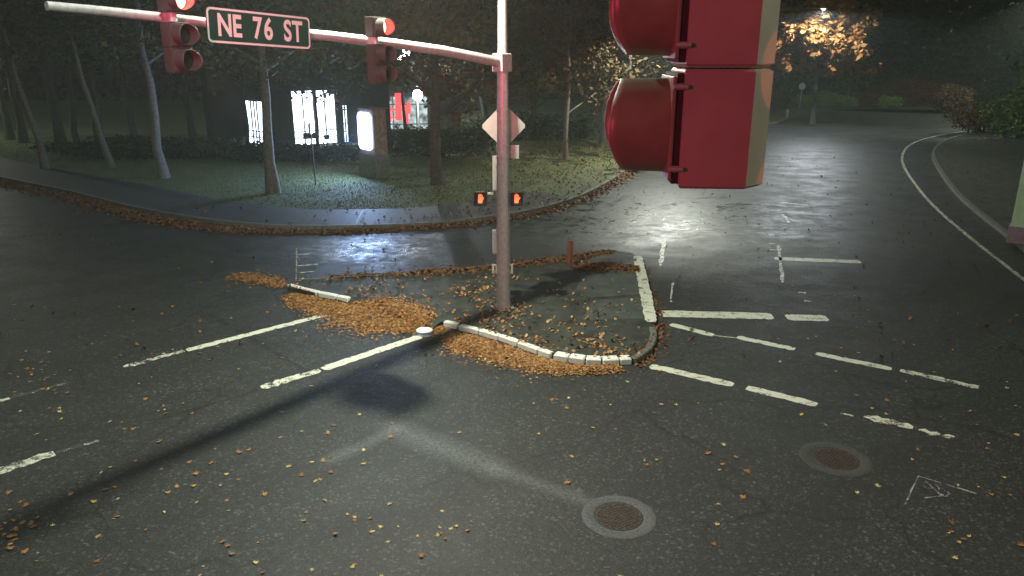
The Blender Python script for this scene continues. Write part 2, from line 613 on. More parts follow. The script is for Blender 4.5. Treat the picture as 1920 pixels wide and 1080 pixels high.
# far garden bed behind the road, and the verge inside the bend on the right
bed_poly = [at(1480, 222), at(1500, 213), at(1560, 207), at(1640, 205.5), at(1740, 208), at(1800, 214), (95, 88), (128, 84), (128, 112), (20, 112)]
slab('garden_bed', bed_poly, -.02, .12, M['soil'])
outer_px = [(2500, 900), (2200, 690), (1980, 520), (1890, 448), (1800, 374), (1762, 325), (1748, 296), (1752, 280), (1775, 264), (1820, 252), (1900, 243)]
OUT = smooth_line([at(*p) for p in outer_px], .6) + [(130, 64)]
verge_poly = OUT + [(130, 5)]
slab('verge', verge_poly, -.02, .13, M['soil'])
strip_mesh('verge_kerb', OUT[:-1], .02, -.16, -.02, .15, M['kerb'])

# edge line in the bend
fog_px = [(2080, 640), (1920, 524), (1800, 430), (1745, 380), (1712, 340), (1694, 310), (1692, 292), (1702, 275), (1728, 262), (1770, 252), (1830, 243)]
FOG = smooth_line([at(*p) for p in fog_px], .4)
strip_mesh('edge_line', FOG, -.07, .07, .001, .005, M['paint_worn'], jit=.008)


def stripe(name, p0, p1, wd, m, z=.004, n=40, jit=.012):
    a, b = np.array(at(*p0)), np.array(at(*p1))
    n = max(3, min(n, int(np.linalg.norm(b - a) / .09)))
    dr = (b - a) / np.linalg.norm(b - a)
    nr = np.array([-dr[1], dr[0]])
    L = [tuple(a + (b - a) * i / n) for i in range(n + 1)]
    A, B = offset(L, wd / 2), offset(L, -wd / 2)
    mb = MB()
    vs = []
    for i, (q, r) in enumerate(zip(A, B)):
        k = .6 if i in (0, n) else 1
        c = ((q[0] + r[0]) / 2, (q[1] + r[1]) / 2)
        hw = max(.3 * wd, wd / 2 * k + random.gauss(0, jit)), max(.3 * wd, wd / 2 * k + random.gauss(0, jit))
        vs += [(c[0] + nr[0] * hw[0], c[1] + nr[1] * hw[0], z), (c[0] - nr[0] * hw[1], c[1] - nr[1] * hw[1], z)]
    mb.add(vs, [(2 * i, 2 * i + 1, 2 * i + 3, 2 * i + 2) for i in range(n)])
    return mb.build(name, m, None, 'structure')


stripe('crosswalk_line', (612, 590), (350, 657), 0.230, M['paint'])
stripe('crosswalk_line', (345, 658), (232, 688), .17, M['paint_fade'], jit=.03)
stripe('crosswalk_line', (130, 717), (20, 746), .12, M['paint_gone'], jit=.03)
stripe('crosswalk_line', (18, 747), (-60, 767), .17, M['paint_worn'], jit=.02)
stripe('crosswalk_line', (788, 631), (605, 692), 0.257, M['paint'])
stripe('crosswalk_line', (600, 694), (490, 727), 0.230, M['paint_worn'], jit=.02)
stripe('crosswalk_line', (185, 826), (104, 849), .12, M['paint_gone'], jit=.02)
stripe('crosswalk_line', (102, 850), (-80, 908), .25, M['paint_worn'], jit=.02)
stripe('crosswalk_line', (1257, 608), (1338, 629), 0.230, M['paint'], n=20)
stripe('crosswalk_line', (1340, 629), (1380, 634), 0.033, M['paint'], n=14, jit=.006)
stripe('crosswalk_line', (1382, 632), (1490, 655), 0.230, M['paint'], n=20)
stripe('crosswalk_line', (1530, 663), (1672, 692), 0.230, M['paint'])
stripe('crosswalk_line', (1688, 694), (1835, 727), 0.203, M['paint_worn'], jit=.025)
stripe('crosswalk_line', (1219, 686), (1375, 722), 0.257, M['paint'])
stripe('crosswalk_line', (1400, 727), (1532, 759), 0.257, M['paint'])
stripe('crosswalk_line', (1576, 775), (1600, 780), 0.044, M['paint_worn'], n=8)
stripe('crosswalk_line', (1620, 780), (1712, 802), 0.189, M['paint_worn'], jit=.03)
stripe('crosswalk_line', (1722, 806), (1790, 822), 0.088, M['paint_fade'], jit=.04)
stripe('stop_line', (1236, 588), (1449, 593), .5, M['paint'], n=60)
stripe('stop_line', (1474, 595), (1552, 597), .45, M['paint'], n=30)
stripe('stop_line', (1452, 485), (1614, 491), .42, M['paint'], n=40)
stripe('lane_line', (1195, 487), (1221, 613), .30, M['paint'], z=.128, n=40)
for a, b, wd in (((1470, 380), (1520, 386), .1), ((1468, 402), (1480, 418), .12), ((1460, 460), (1468, 530), .08), ((1496, 548), (1511, 549), .1),
                 ((1508, 564), (1521, 565), .1), ((1440, 440), (1452, 441), .12), ((1441, 456), (1454, 457), .12), ((1443, 468), (1456, 469), .12),
                 ((1245, 450), (1238, 500), .12), ((1262, 530), (1257, 566), .05),  # bright sheen of the wet seam, put in as pale strips
                 ((556, 478), (582, 476), .1), ((556, 499), (596, 495), .16), ((556, 512), (590, 509), .1), ((556, 436), (580, 434), .1), ((556, 465), (555, 530), .03)):
    stripe('marking_and_sheen', a, b, wd, M['paint_fade'], n=10, jit=.02)

# utility spray marks at the lower right
for a, b in (((1722, 892), (1697, 946)), ((1722, 893), (1832, 926)), ((1735, 902), (1765, 930)), ((1765, 930), (1735, 934)), ((1752, 906), (1762, 918)),
             ((1770, 920), (1782, 925)), ((1782, 925), (1772, 932)), ((1772, 932), (1764, 926))):
    stripe('utility_marking', a, b, .022, M['spray'], z=.0035, n=14, jit=.006)

# damp night air
hm_ = bpy.data.materials.new('night_air'); hm_.use_nodes = True
hn = hm_.node_tree; hn.nodes.remove(hn.nodes['Principled BSDF'])
pv = hn.nodes.new('ShaderNodeVolumePrincipled')
pv.inputs['Color'].default_value = (.86, .98, .9, 1); pv.inputs['Density'].default_value = HAZE; pv.inputs['Anisotropy'].default_value = .35
hn.links.new(pv.outputs[0], hn.nodes['Material Output'].inputs['Volume'])
if HAZE: MB().box((10, 40, 15), (410, 210, 33)).build('haze', hm_, None, 'stuff')

# ------------------------------------------------------------------ traffic island
isl = {'top': [(540, 546), (560, 531), (660, 526), (760, 521), (850, 514), (940, 506), (1005, 499), (1070, 490), (1110, 481), (1150, 477), (1186, 482)],
       'right': [(1194, 492), (1206, 550), (1221, 614), (1226, 640), (1215, 664), (1184, 684)],
       'bottom': [(1120, 685), (1050, 676), (1000, 661), (950, 643), (890, 625), (850, 614), (826, 610)],
       'ramp': [(800, 624), (740, 600), (700, 585), (658, 570)],
       'nose': [(600, 558)]}
ring, low = [], []
for key in ('top', 'right', 'bottom', 'ramp', 'nose'):
    for p in isl[key]:
        ring.append(at(*p)); low.append(key == 'ramp')
cx = sum(p[0] for p in ring) / len(ring); cy = sum(p[1] for p in ring) / len(ring)
mb = MB()
n = len(ring)
vs = [(p[0], p[1], -.02) for p in ring] + [(p[0], p[1], .006 if l else .12) for p, l in zip(ring, low)]
inn = []
for p, l in zip(ring, low):
    k = .16 if l else .03
    inn.append((p[0] + (cx - p[0]) * k, p[1] + (cy - p[1]) * k))
vs += [(p[0], p[1], .122) for p in inn] + [(cx, cy, .125)]
fs = []
for i in range(n):
    j = (i + 1) % n
    fs += [(i, n + i, n + j, j), (n + i, 2 * n + i, 2 * n + j, n + j), (2 * n + i, 3 * n, 2 * n + j)]
mb.add(vs, [f[::-1] for f in fs])
island = mb.build('traffic_island', M['island'], None, 'structure')


def kerb_run(pts, bl, m, name, parent, h=.14, wd=.16, gap=.018, z0=0.0, shade=0.0):
    L = smooth_line([at(*p) for p in pts], .05)
    acc, start = 0, 0
    for i in range(1, len(L)):
        acc += math.dist(L[i], L[i - 1])
        if acc >= bl or i == len(L) - 1:
            a, b = Vector((*L[start], 0)), Vector((*L[i], 0))
            d = b - a
            if d.length < .12: break
            c = (a + b) / 2
            MB().box((c.x, c.y, z0 + h / 2 + random.uniform(-.006, .006)), (d.length - gap, wd, h), math.atan2(d.y, d.x), .02).build(name, m, parent)
            acc, start = 0, i


kerb_run([(543, 541), (560, 546), (600, 556), (656, 567)], .62, M['white_kerb'], 'kerb_block', island)
kerb_run([(834, 611), (860, 617)], .5, M['white_kerb'], 'kerb_block', island)
kerb_run([(862, 618), (890, 624), (950, 642), (1000, 660), (1035, 672)], .6, M['white_kerb'], 'kerb_block', island)
kerb_run([(1040, 673), (1085, 680), (1120, 683), (1183, 680)], .33, M['white_kerb'], 'kerb_block', island, wd=.24, h=.15)
kerb_run([(1222, 622), (1225, 640), (1214, 664), (1186, 682)], .45, M['kerb'], 'kerb_block', island)
kerb_run(isl['top'][1:], .9, M['kerb'], 'kerb_block', island, h=.13, wd=.13)
# damp concrete ramp panels on the island
sheet('concrete_panel', [at(*p) for p in ((1112, 486), (1150, 481), (1184, 486), (1190, 503), (1098, 506))], .1275, M['concrete'], None, island)
sheet('concrete_panel', [at(*p) for p in ((1092, 516), (1191, 511), (1200, 560), (1108, 566), (1080, 552))], .1275, M['concrete'], None, island)
sheet('concrete_panel', [at(*p) for p in ((1112, 571), (1200, 566), (1208, 606), (1090, 610))], .1275, M['concrete'], None, island)
ob = sheet('concrete_footing', [at(*p) for p in ((925, 578), (968, 572), (972, 582), (930, 592))], .129, M['concrete'], None, island)

# round white button at the ramp
bx, by = at(796, 626)
b = empty('lane_button', (bx, by, 0), 0, 'round white domed traffic button at the end of the left crosswalk line beside the island', 'traffic button')
mb = MB(); mb.tube([(0, 0, 0), (0, 0, .05), (0, 0, .085)], [.2, .19, .18], 28); mb.build('base', M['button_blue'], b)
mb = MB(); mb.tube([(0, 0, .086), (0, 0, .1), (0, 0, .118), (0, 0, .124)], [.195, .2, .15, .06], 28); mb.build('cap', M['button_white'], b)

# manholes
def manhole(px, py, ro, ri, cm, label):
    x, y = at(px, py)
    e = empty('manhole', (x, y, 0), random.random(), label, 'manhole', 'manholes in the road')
    k = 48
    mb = MB()
    prof = [(ro, .002), (ro - .03, .007), (ri + .02, .008), (ri + .012, .002)]
    vs = [(r * math.cos(2 * math.pi * i / k) * (1 + .01 * math.sin(5 * i)), r * math.sin(2 * math.pi * i / k), z) for r, z in prof for i in range(k)]
    mb.add(vs, [(a * k + i, a * k + (i + 1) % k, a * k + k + (i + 1) % k, a * k + k + i) for a in range(3) for i in range(k)], True)
    mb.build('collar', cm, e)
    mb = MB(); mb.tube([(0, 0, .001), (0, 0, .006)], [ri, ri - .004], k)
    for a in np.arange(-ri, ri, .052):
        for c in np.arange(-ri, ri, .052):
            if a * a + c * c < (ri - .04) ** 2: mb.box((a, c, .009), (.03, .03, .008))
    mb.build('cover', M['manhole_iron'], e)
    return e


manhole(1160, 968, .53, .34, M['collar'], 'manhole cover ringed by a pale grey asphalt collar, nearest the bottom edge')
manhole(1566, 860, .56, .36, M['collar_dark'], 'dark manhole with a dim collar on the right below the crosswalk line')

# ------------------------------------------------------------------ signals
def text_mesh(txt, size, sx, bold):
    c = bpy.data.curves.new('t', 'FONT')
    c.body = txt; c.size = size; c.offset = bold; c.align_x = 'CENTER'; c.align_y = 'CENTER'; c.extrude = .001
    c.space_word = 1.25
    o = bpy.data.objects.new('t', c); COL.objects.link(o)
    bpy.context.view_layer.update()
    me = bpy.data.meshes.new_from_object(o)
    bpy.data.objects.remove(o)
    for v in me.vertices: v.co.x *= sx
    return me


SEC = .356


def visor_mesh(r, ln, n=28, z=0.0):
    """tunnel visor along -Y, open below at the mouth, rim cut on a slant and rounded"""
    mb = MB()
    th = .006
    rings = 8
    vs, fs = [], []
    for sgn, rr in ((1, r), (-1, r - th)):
        for k in range(rings + 1):
            t = k / rings
            for i in range(n + 1):
                a = -.5 * math.pi + .12 + (2 * math.pi - .24) * i / n           # gap at the bottom
                up = math.sin(a)
                L = ln * (1 - .20 * abs(up) ** 2.2 - (.10 * up * up if up < 0 else 0))
                vs.append((rr * math.cos(a), -L * t, z + rr * up * (1 - .02 * t)))
    m = n + 1
    for k in range(rings):
        for i in range(n):
            a = k * m + i
            fs.append((a, a + 1, a + m + 1, a + m))
            b = (rings + 1) * m + a
            fs.append((b + m, b + m + 1, b + 1, b))
    o = rings * m
    for i in range(n):
        fs.append((o + i, o + i + 1, (rings + 1) * m + o + i + 1, (rings + 1) * m + o + i))
    mb.add(vs, fs, True)
    return mb


def section(root, z, lensm, hm, vm, detail=True, vr=.152, vl=.24):
    """one signal section, facing -Y, its centre at height z"""
    mb = MB()
    wv, dp, ch = .17, .10, .055
    prof = [(-wv, -dp), (wv, -dp), (wv, dp), (wv - .075, dp + .068), (-wv + .075, dp + .068), (-wv, dp)]
    h = SEC / 2 - .003
    n = len(prof)
    b = .008
    lv = [(-h, b), (-h + b, 0), (h - b, 0), (h, b)]
    vs = [(x * (1 - k / .17), y * (1 - k / .12), z + q) for q, k in lv for x, y in prof]
    fs = [tuple(range(n - 1, -1, -1)), tuple(range(3 * n, 4 * n))]
    for r_ in range(3):
        for i in range(n):
            fs.append((r_ * n + i, r_ * n + (i + 1) % n, r_ * n + n + (i + 1) % n, r_ * n + n + i))
    mb.add(vs, fs)
    mb.build('housing', hm, root)
    MB().box((0, -dp - .01, z), (.30, .02, SEC - .03)).build('gasket', M['gasket'], root)
    d = MB().box((0, -dp - .026, z), (.31, .012, SEC - .05), 0, .006).build('door', vm, root)
    mb = MB()
    rr = [(.142, -.032), (.125, -.046), (.08, -.058), (.02, -.064)]
    nn = 24
    vs = [(r * math.cos(2 * math.pi * i / nn), -dp + y, z + r * math.sin(2 * math.pi * i / nn)) for r, y in rr for i in range(nn)]
    fs = [(a * nn + i, a * nn + (i + 1) % nn, a * nn + nn + (i + 1) % nn, a * nn + nn + i) for a in range(3) for i in range(nn)]
    fs.append(tuple(range(3 * nn, 4 * nn)))
    mb.add(vs, fs, True)
    mb.build('lens', lensm, d)
    v = visor_mesh(vr, vl, 28, z)
    v.v = [(x, y - dp - .03, q) for x, y, q in v.v]
    v.build('visor', vm, root)
    if detail:
        for s in (-1, 1):
            for q in (-.115, .125):
                mb = MB()
                mb.box((s * .166, -dp - .012, z + q), (.022, .03, .018), 0, .004)
                mb.tube([(s * .178, -dp - .034, z + q), (s * .178, -dp + .008, z + q)], .0065, 8)
                mb.build('latch', M['latch'], root)


def signal_head(name, loc, facing, label, zs, hm, vm, group, detail=True, vr=.152, vl=.24):
    """zs: centre heights of red, yellow, green above loc; facing = plan direction of the lenses"""
    rz = math.atan2(facing[1], facing[0]) + math.pi / 2
    e = empty(name, loc, rz, label, 'traffic signal', group)
    for z, lm in zip(zs, (M['lens_red'], M['lens_off'], M['lens_off'])):
        section(e, z, lm, hm, vm, detail, vr, vl)
    return e


def red_beam(head, z, power, aim, angle):
    mw = Matrix.Translation(head.location) @ Matrix.Rotation(head.rotation_euler[2], 4, 'Z')
    p = mw @ Vector((0, -.42, z))
    spot('red_light', p, aim, power, (1, .05, .16), angle, .7, .08, head)


# near signal, seen from its side, hung just in front of the camera
NB = (.618, 2.42, 5.911)
near = signal_head('traffic_signal', NB, (-1, .075),
                   'large traffic signal close in front of the camera, seen side on and lit dark red', (SEC * 2.5, SEC * 1.5, SEC * .5),
                   M['housing'], M['visor'], 'traffic signals', True, .146, .185)

# ------------------------------------------------------------------ mast pole and arm
PX, PY = at(944, 585)
AD = Vector((-.6, -.8, 0))       # the arm's plan direction
AN = Vector((.8, -.6, 0))        # what hangs on it faces this way
pole = empty('signal_pole', (PX, PY, 0), 0, 'tall grey steel signal pole on the leafy island carrying the mast arm', 'pole')
MB().tube([(0, 0, .12), (0, 0, 3), (0, 0, 6.0), (0, 0, 6.5), (0, 0, 9.3)], [.178, .16, .128, .115, .085], 20).build('shaft', M['pole'], pole)
MB().box((0, 0, .137), (.5, .5, .03), .6, .01).build('base_plate', M['pole'], pole)
for dx, dy in ((.18, .18), (-.18, .18), (.18, -.18), (-.18, -.18)):
    MB().tube([(dx * .96, dy * .96, .15), (dx * .96, dy * .96, .2)], .022, 8).build('anchor_bolt', M['latch'], pole)
arm_pts = [(0, 6.14), (.5, 6.21), (1.2, 6.30), (2.1, 6.41), (3.5, 6.53), (5.0, 6.635), (6.5, 6.72), (8.0, 6.83), (9.0, 6.89), (9.75, 6.925)]
MB().tube([(AD.x * t, AD.y * t, z) for t, z in arm_pts], [.115, .112, .108, .102, .094, .086, .078, .07, .064, .06], 14).build('mast_arm', M['pole'], pole)
MB().box((AD.x * .02, AD.y * .02, 6.15), (.4, .3, .42), math.atan2(AD.y, AD.x), .02).build('arm_flange', M['pole'], pole)
for z in (3.95, 4.25, 5.05, 1.32, 1.02):
    r = .178 - .0065 * z + .012
    MB().tube([(0, 0, z - .015), (0, 0, z + .015)], r, 18).build('clamp_band', M['latch'], pole)
LT = 3.42
la = MB().tube([(0, 0, 9.25), (AD.x * .7, AD.y * .7, 9.62), (AD.x * 1.8, AD.y * 1.8, 9.75), (AD.x * LT, AD.y * LT, 9.78)], [.05, .045, .04, .035], 10)
la.build('lamp_arm', M['pole'], pole)
lh = MB().box((AD.x * (LT + .25), AD.y * (LT + .25), 9.76), (.7, .3, .12), math.atan2(AD.y, AD.x), .03).build('lamp_head', M['lamp_grey'], pole)
LA = Vector((PX, PY, 0)) + AD * (LT + .3)
spot('lamp_light', (LA.x, LA.y, 9.66), (LA.x, LA.y, 0), 6000, (.95, 1.0, .80), 177, .12, .11, pole)


def arm_z(t):
    for (a, za), (b, zb) in zip(arm_pts, arm_pts[1:]):
        if a <= t <= b: return za + (zb - za) * (t - a) / (b - a)
    return arm_pts[-1][1]


def on_arm(t, nrm, z): return (PX + AD.x * t + AN.x * nrm, PY + AD.y * t + AN.y * nrm, z)


heads = []
for t, label in ((8.16, 'traffic signal near the free end of the mast arm, glaring red above the arm'),
                 (4.2, 'smaller looking red traffic signal on the mast arm between the street sign and the pole')):
    za = arm_z(t)
    h = signal_head('traffic_signal', on_arm(t, .26, 0), AN, label, (za + .235, za - .245, za - .245 - SEC), M['dark_housing'], M['dark_housing'], 'traffic signals', False)
    MB().box((0, .13, za), (.1, .3, .16), 0, .02).build('mount', M['pole'], h)
    heads.append(h)
    red_beam(h, za + .235, 160, on_arm(t, 10, 3.5), 110)

# street name sign
st = 6.62
sg = empty('street_sign', on_arm(st, .17, arm_z(st) - .015), math.atan2(AN.y, AN.x) + math.pi / 2,
           'street name sign reading NE 76 ST hung on the mast arm', 'street sign')
SWd, SHt = 1.94, .52
SLOPE = -.045


def rounded(wd, ht, r, k=6):
    out = []
    for cx_, cy_, a0 in ((wd / 2 - r, ht / 2 - r, 0), (-wd / 2 + r, ht / 2 - r, 90), (-wd / 2 + r, -ht / 2 + r, 180), (wd / 2 - r, -ht / 2 + r, 270)):
        for i in range(k + 1):
            a = math.radians(a0 + 90 * i / k)
            out.append((cx_ + r * math.cos(a), cy_ + r * math.sin(a)))
    return out


o1 = rounded(SWd, SHt, .07)
mb = MB()
n = len(o1)
mb.add([(x, 0, z) for x, z in o1] + [(x, .02, z) for x, z in o1],
       [tuple(range(n)), tuple(range(2 * n - 1, n - 1, -1))] + [(i, n + i, n + (i + 1) % n, (i + 1) % n) for i in range(n)])
pan = mb.build('panel', M['sign_green'], sg)
o2 = rounded(SWd - .07, SHt - .07, .05)
mb = MB()
mb.add([(x * .995, -.004, z * .99) for x, z in o1] + [(x, -.004, z) for x, z in o2], [(i, (i + 1) % n, n + (i + 1) % n, n + i) for i in range(n)])
mb.build('border', M['sign_white'], sg)
cx_ = -.78
for ch, adv in (('N', .225), ('E', .205), (' ', .17), ('7', .20), ('6', .21), (' ', .17), ('S', .205), ('T', .19)):
    if ch != ' ':
        me = text_mesh(ch, .46, .74, .012)
        me.materials.clear(); me.materials.append(M['sign_white'])
        lt = bpy.data.objects.new('letter', me); COL.objects.link(lt)
        lt.parent = sg; lt.location = (cx_ + adv / 2, -.006, -.005); lt.rotation_euler = (math.pi / 2, 0, 0)
    cx_ += adv
sg.rotation_euler[1] = .047
for s in (-.6, .6):
    MB().box((s, .05, .01), (.05, .07, .4), 0, .01).build('bracket', M['latch'], sg)

# things on the pole
def on_pole(z, ang, d):
    return (PX + d * math.cos(ang), PY + d * math.sin(ang), z)


dm = empty('diamond_sign', (PX + .02, PY + .2, 4.68), .10, 'diamond shaped warning sign on the pole, its pale back towards us', 'road sign')
R_ = .545
mb = MB()
q = []
for k in range(4):
    a = math.pi / 2 * k
    for da in (-.075, .075):
        q.append((R_ * .95 * math.cos(a + da), R_ * .95 * math.sin(a + da)))
mb.add([(x, 0, z) for x, z in q] + [(x, .012, z) for x, z in q],
       [tuple(range(8)), tuple(range(15, 7, -1))] + [(i, 8 + i, 8 + (i + 1) % 8, (i + 1) % 8) for i in range(8)])
mb.build('plate', M['sign_back'], dm)
MB().box((0, -.02, 0), (.06, .03, .7)).build('bracket', M['latch'], dm)
p1 = empty('sign_plate', (PX - .17, PY + .18, 3.55), .1, 'tall narrow sign plate on the left of the pole below the diamond sign', 'road sign')
MB().box((0, 0, 0), (.18, .012, .85), 0, .004).build('plate', M['sign_back'], p1)
MB().box((.08, -.03, .2), (.2, .03, .05)).build('bracket', M['latch'], p1)
p2 = empty('sign_plate', (PX + .21, PY + .16, 4.07), -.1, 'small square sign plate on the right of the pole below the diamond sign', 'road sign')
MB().box((0, 0, 0), (.36, .012, .33), 0, .004).build('plate', M['sign_back'], p2)
MB().box((-.1, -.02, 0), (.2, .03, .05)).build('bracket', M['latch'], p2)


def hand_poly():
    palm = [(-.055, -.10), (.045, -.10), (.06, -.02), (.06, .02), (-.06, .02), (-.065, -.04)]
    fing = [(-.045, .022, .085), (-.015, .022, .105), (.016, .022, .10), (.045, .022, .075)]
    return palm, fing


def ped(px, ang, label):
    rz = .05 * (1 if ang > 0 else -1)
    d = (px - 942) / 73.0
    e = empty('pedestrian_signal', (PX + d, PY - .02, 2.96), rz, label, 'pedestrian signal', 'pedestrian signals on the pole')
    MB().box((0, 0, 0), (.32, .18, .36), 0, .03).build('housing', M['black'], e)
    mb = MB()
    mb.box((0, -.13, .17), (.30, .09, .012)); mb.box((-.148, -.13, 0), (.012, .09, .34)); mb.box((.148, -.13, 0), (.012, .09, .34))
    mb.build('visor', M['black'], e)
    palm, fing = hand_poly()
    mb = MB()
    kx = .9
    mb.add([(x * kx, -.096, z) for x, z in palm], [tuple(range(len(palm)))])
    for fx, fz, ln in fing:
        mb.add([((fx - .012) * kx, -.096, fz), ((fx + .012) * kx, -.096, fz), ((fx + .011) * kx, -.096, fz + ln), ((fx - .011) * kx, -.096, fz + ln)], [(0, 1, 2, 3)])
    mb.add([(.062 * kx, -.096, -.03), (.10 * kx, -.096, .035), (.088 * kx, -.096, .055), (.055 * kx, -.096, .005)], [(0, 1, 2, 3)])
    mb.build('hand_symbol', M['hand_glow'], e)
    MB().box((-d / abs(d) * .24, .03, .12), (.14, .05, .05)).build('bracket', M['pole'], e)


ped(902, -1, 'pedestrian signal showing a red hand, left of the pole')
ped(966, 1, 'pedestrian signal showing a red hand, right of the pole')
MBOX = empty('control_box', (PX - .21, PY + .05, 1.85), .1, 'slim grey box strapped to the left side of the pole', 'box')
MB().box((0, 0, 0), (.12, .16, .62), 0, .02).build('case', M['pole'], MBOX)
MB().box((.06, 0, .2), (.06, .05, .03)).build('strap', M['latch'], MBOX)
for s, lab in ((-1, 'pedestrian push button with white instruction plate on the left of the pole'), (1, 'pedestrian push button with white instruction plate on the right of the pole')):
    e = empty('push_button', (PX + s * .185 - .02, PY - .03, 1.16), s * .35, lab, 'push button', 'push buttons on the pole')
    MB().box((0, 0, 0), (.16, .04, .25), 0, .008).build('plate', M['sign_white'], e)
    mb = MB()
    mb.disc((0, -.022, .075), .02, 10, 'y')
    for pts in (((-.022, .05), (.022, .05), (.016, -.02), (-.016, -.02)), ((-.016, -.02), (-.002, -.02), (-.02, -.085), (-.034, -.085)), ((.002, -.02), (.016, -.02), (.034, -.085), (.02, -.085))):
        mb.add([(x, -.022, z) for x, z in pts], [(0, 1, 2, 3)])
    mb.build('walker_symbol', M['black'], e)
    mb = MB(); mb.tube([(0, -.02, -.1), (0, -.05, -.1)], .022, 12); mb.build('button', M['latch'], e)
    MB().box((-s * .03, .04, 0), (.1, .06, .08)).build('mount', M['pole'], e)

# marker post on the island kerb
mx, my = at(1068, 500, .12)
mp = empty('marker_post', (mx, my, .12), .5, 'short red-brown marker post on the back kerb of the island', 'post')
MB().box((0, 0, .4), (.13, .13, .8), 0, .015).build('body', M['marker'], mp)
MB().box((.071, 0, .42), (.012, .1, .72)).build('reflector_strip', M['marker_pale'], mp)
MB().box((0, 0, .81), (.15, .15, .03), 0, .008).build('cap', M['marker'], mp)

# ------------------------------------------------------------------ street lamps
def street_lamp(name, base, h, arm, label, power, col, head_ang, lens=None, angle=176, group='street lamps', blend=.15, pm=None):
    e = empty(name, (base[0], base[1], 0), 0, label, 'street lamp', group)
    ax, ay = arm
    MB().tube([(0, 0, 0), (0, 0, h * .5), (0, 0, h)], [.12, .1, .07], 12).build('pole', pm or M['lamp_grey'], e)
    if abs(ax) + abs(ay) > .1:
        MB().tube([(0, 0, h - .1), (ax * .4, ay * .4, h + .15), (ax, ay, h + .22)], [.05, .045, .04], 8).build('arm', M['lamp_grey'], e)
    a = math.atan2(ay, ax)
    MB().box((ax, ay, h + .2), (.75, .32, .13), a, .03).build('head', M['lamp_grey'], e)
    mb = MB()
    mb.tube([(ax, ay, h + .132), (ax, ay, h + .10), (ax, ay, h + .06)], [.17, .15, .06], 16)
    mb.build('lens', lens or M['lamp_lens'], e)
    spot('lamp_light', (base[0] + ax, base[1] + ay, h + .02), (base[0] + ax, base[1] + ay, 0), power, col, angle, blend, .12, e)
    return e


street_lamp('street_lamp', (7.1, 46.8), 8.7, (2.3, -2.6), 'street lamp hidden behind the near traffic signal, over the wet road', 9000, (.96, 1, .88), 0, pm=M['bark_dark'], angle=142)
street_lamp('street_lamp', (21.4, 66.4), 9.9, (4.5, -.2), 'street lamp shining above the orange tree at the top right', 6200, (.86, .94, 1), 0, pm=M['bark_dark'])
street_lamp('street_lamp', (9.4, 1.8), 9.7, (-1.6, 1.2), 'street lamp on the near corner to the right of the camera, out of the frame', 1600, (.97, 1, .74), 0)
street_lamp('street_lamp', (-8.6, 3.2), 9.9, (5.2, 3.4), 'street lamp above the near left corner, out of the frame', 1250, (.90, 1, .93), 0)
street_lamp('street_lamp', (60, 80), 12.6, (-7.0, -1.5), 'added tall lamp at the far bend, its head above the frame, lighting the bushes', 10000, (.93, 1, .85), 0, pm=M['bark_dark'], angle=138)  # lamp added to brighten the far bushes
street_lamp('street_lamp', (-47, 62), 9.6, (3.0, -6.5), 'street lamp along the road to the left, out of the frame', 3000, (.97, 1, .86), 0)
M['lot_lens'] = glow('car_park_lens', (.93, .96, 1), 26)


def lot_lamp(px, py, d, label, power, big=.2, heads=1):
    """a lamp of the car park behind the trees at distance d"""
    u, v = (px - 960) / F, (540 - py) / F
    k = d / (cs + v * sn)
    x, z = u * k, CAMH + (v * cs - sn) * k
    e = empty('car_park_lamp', (x, d, 0.12), 0, label, 'street lamp', 'car park lamps behind the trees')
    z -= .12
    MB().tube([(0, 0, 0), (0, 0, z + .1)], [.08, .05], 8).build('pole', M['lamp_grey'], e)
    for i in range(heads):
        dx = (i - (heads - 1) / 2) * 1.3
        MB().box((dx * .5, 0, z + .28 + big), (abs(dx) + .2, .12, .08)).build('arm', M['lamp_grey'], e)
        mb = MB()
        mb.tube([(dx, 0, z + big), (dx, 0, z + big * .6), (dx, 0, z - big * .6), (dx, 0, z - big)], [big * .4, big * .95, big * .95, big * .4], 14)
        mb.build('globe', M['lot_lens'], e)
    if power:
        l = bpy.data.lights.new('lamp_light', 'POINT'); l.energy = power; l.color = (.9, .96, 1); l.shadow_soft_size = .2
        o = bpy.data.objects.new('lamp_light', l); COL.objects.link(o); o.parent = e; o.location = (0, -.5, z - .1)
    return e


lot_lamp(783, 178, 57, 'round glowing lamp low between the sign pillar and the pole, left of the dark trunk', 1600, .36)
lot_lamp(825, 78, 78, 'small single car park lamp just below the mast arm near the pole', 1600, .22)
lot_lamp(745, 103, 74, 'cluster of two bright car park lamps under the mast arm, seen through leaves', 2000, .55, 2)

# ------------------------------------------------------------------ signals behind the camera that light the scene red
left_head = signal_head('traffic_signal', (-4.2, -1.6, 5.95), (-.05, 1), 'traffic signal behind the camera on the left, out of the frame', (SEC * 2.5, SEC * 1.5, SEC * .5),
                        M['visor'], M['visor'], 'traffic signals', False)
red_beam(left_head, SEC * 2.5, 8000, (-3.0, 13, 6.8), 24)
red_beam(left_head, SEC * 2.5, 820, (.6, 3.4, 6.3), 60)
red_beam(left_head, SEC * 2.5, 1300, (-.2, 18, 3.2), 26)
lp = empty('signal_pole', (-4.2, -1.9, 0), 0, 'grey signal pole behind the camera on the left, out of the frame', 'pole')
MB().tube([(0, 0, 0), (0, 0, 7.2)], [.16, .11], 14).build('shaft', M['pole'], lp)
MB().box((0, .12, 6.6), (.06, .2, .08)).build('bracket', M['pole'], lp)
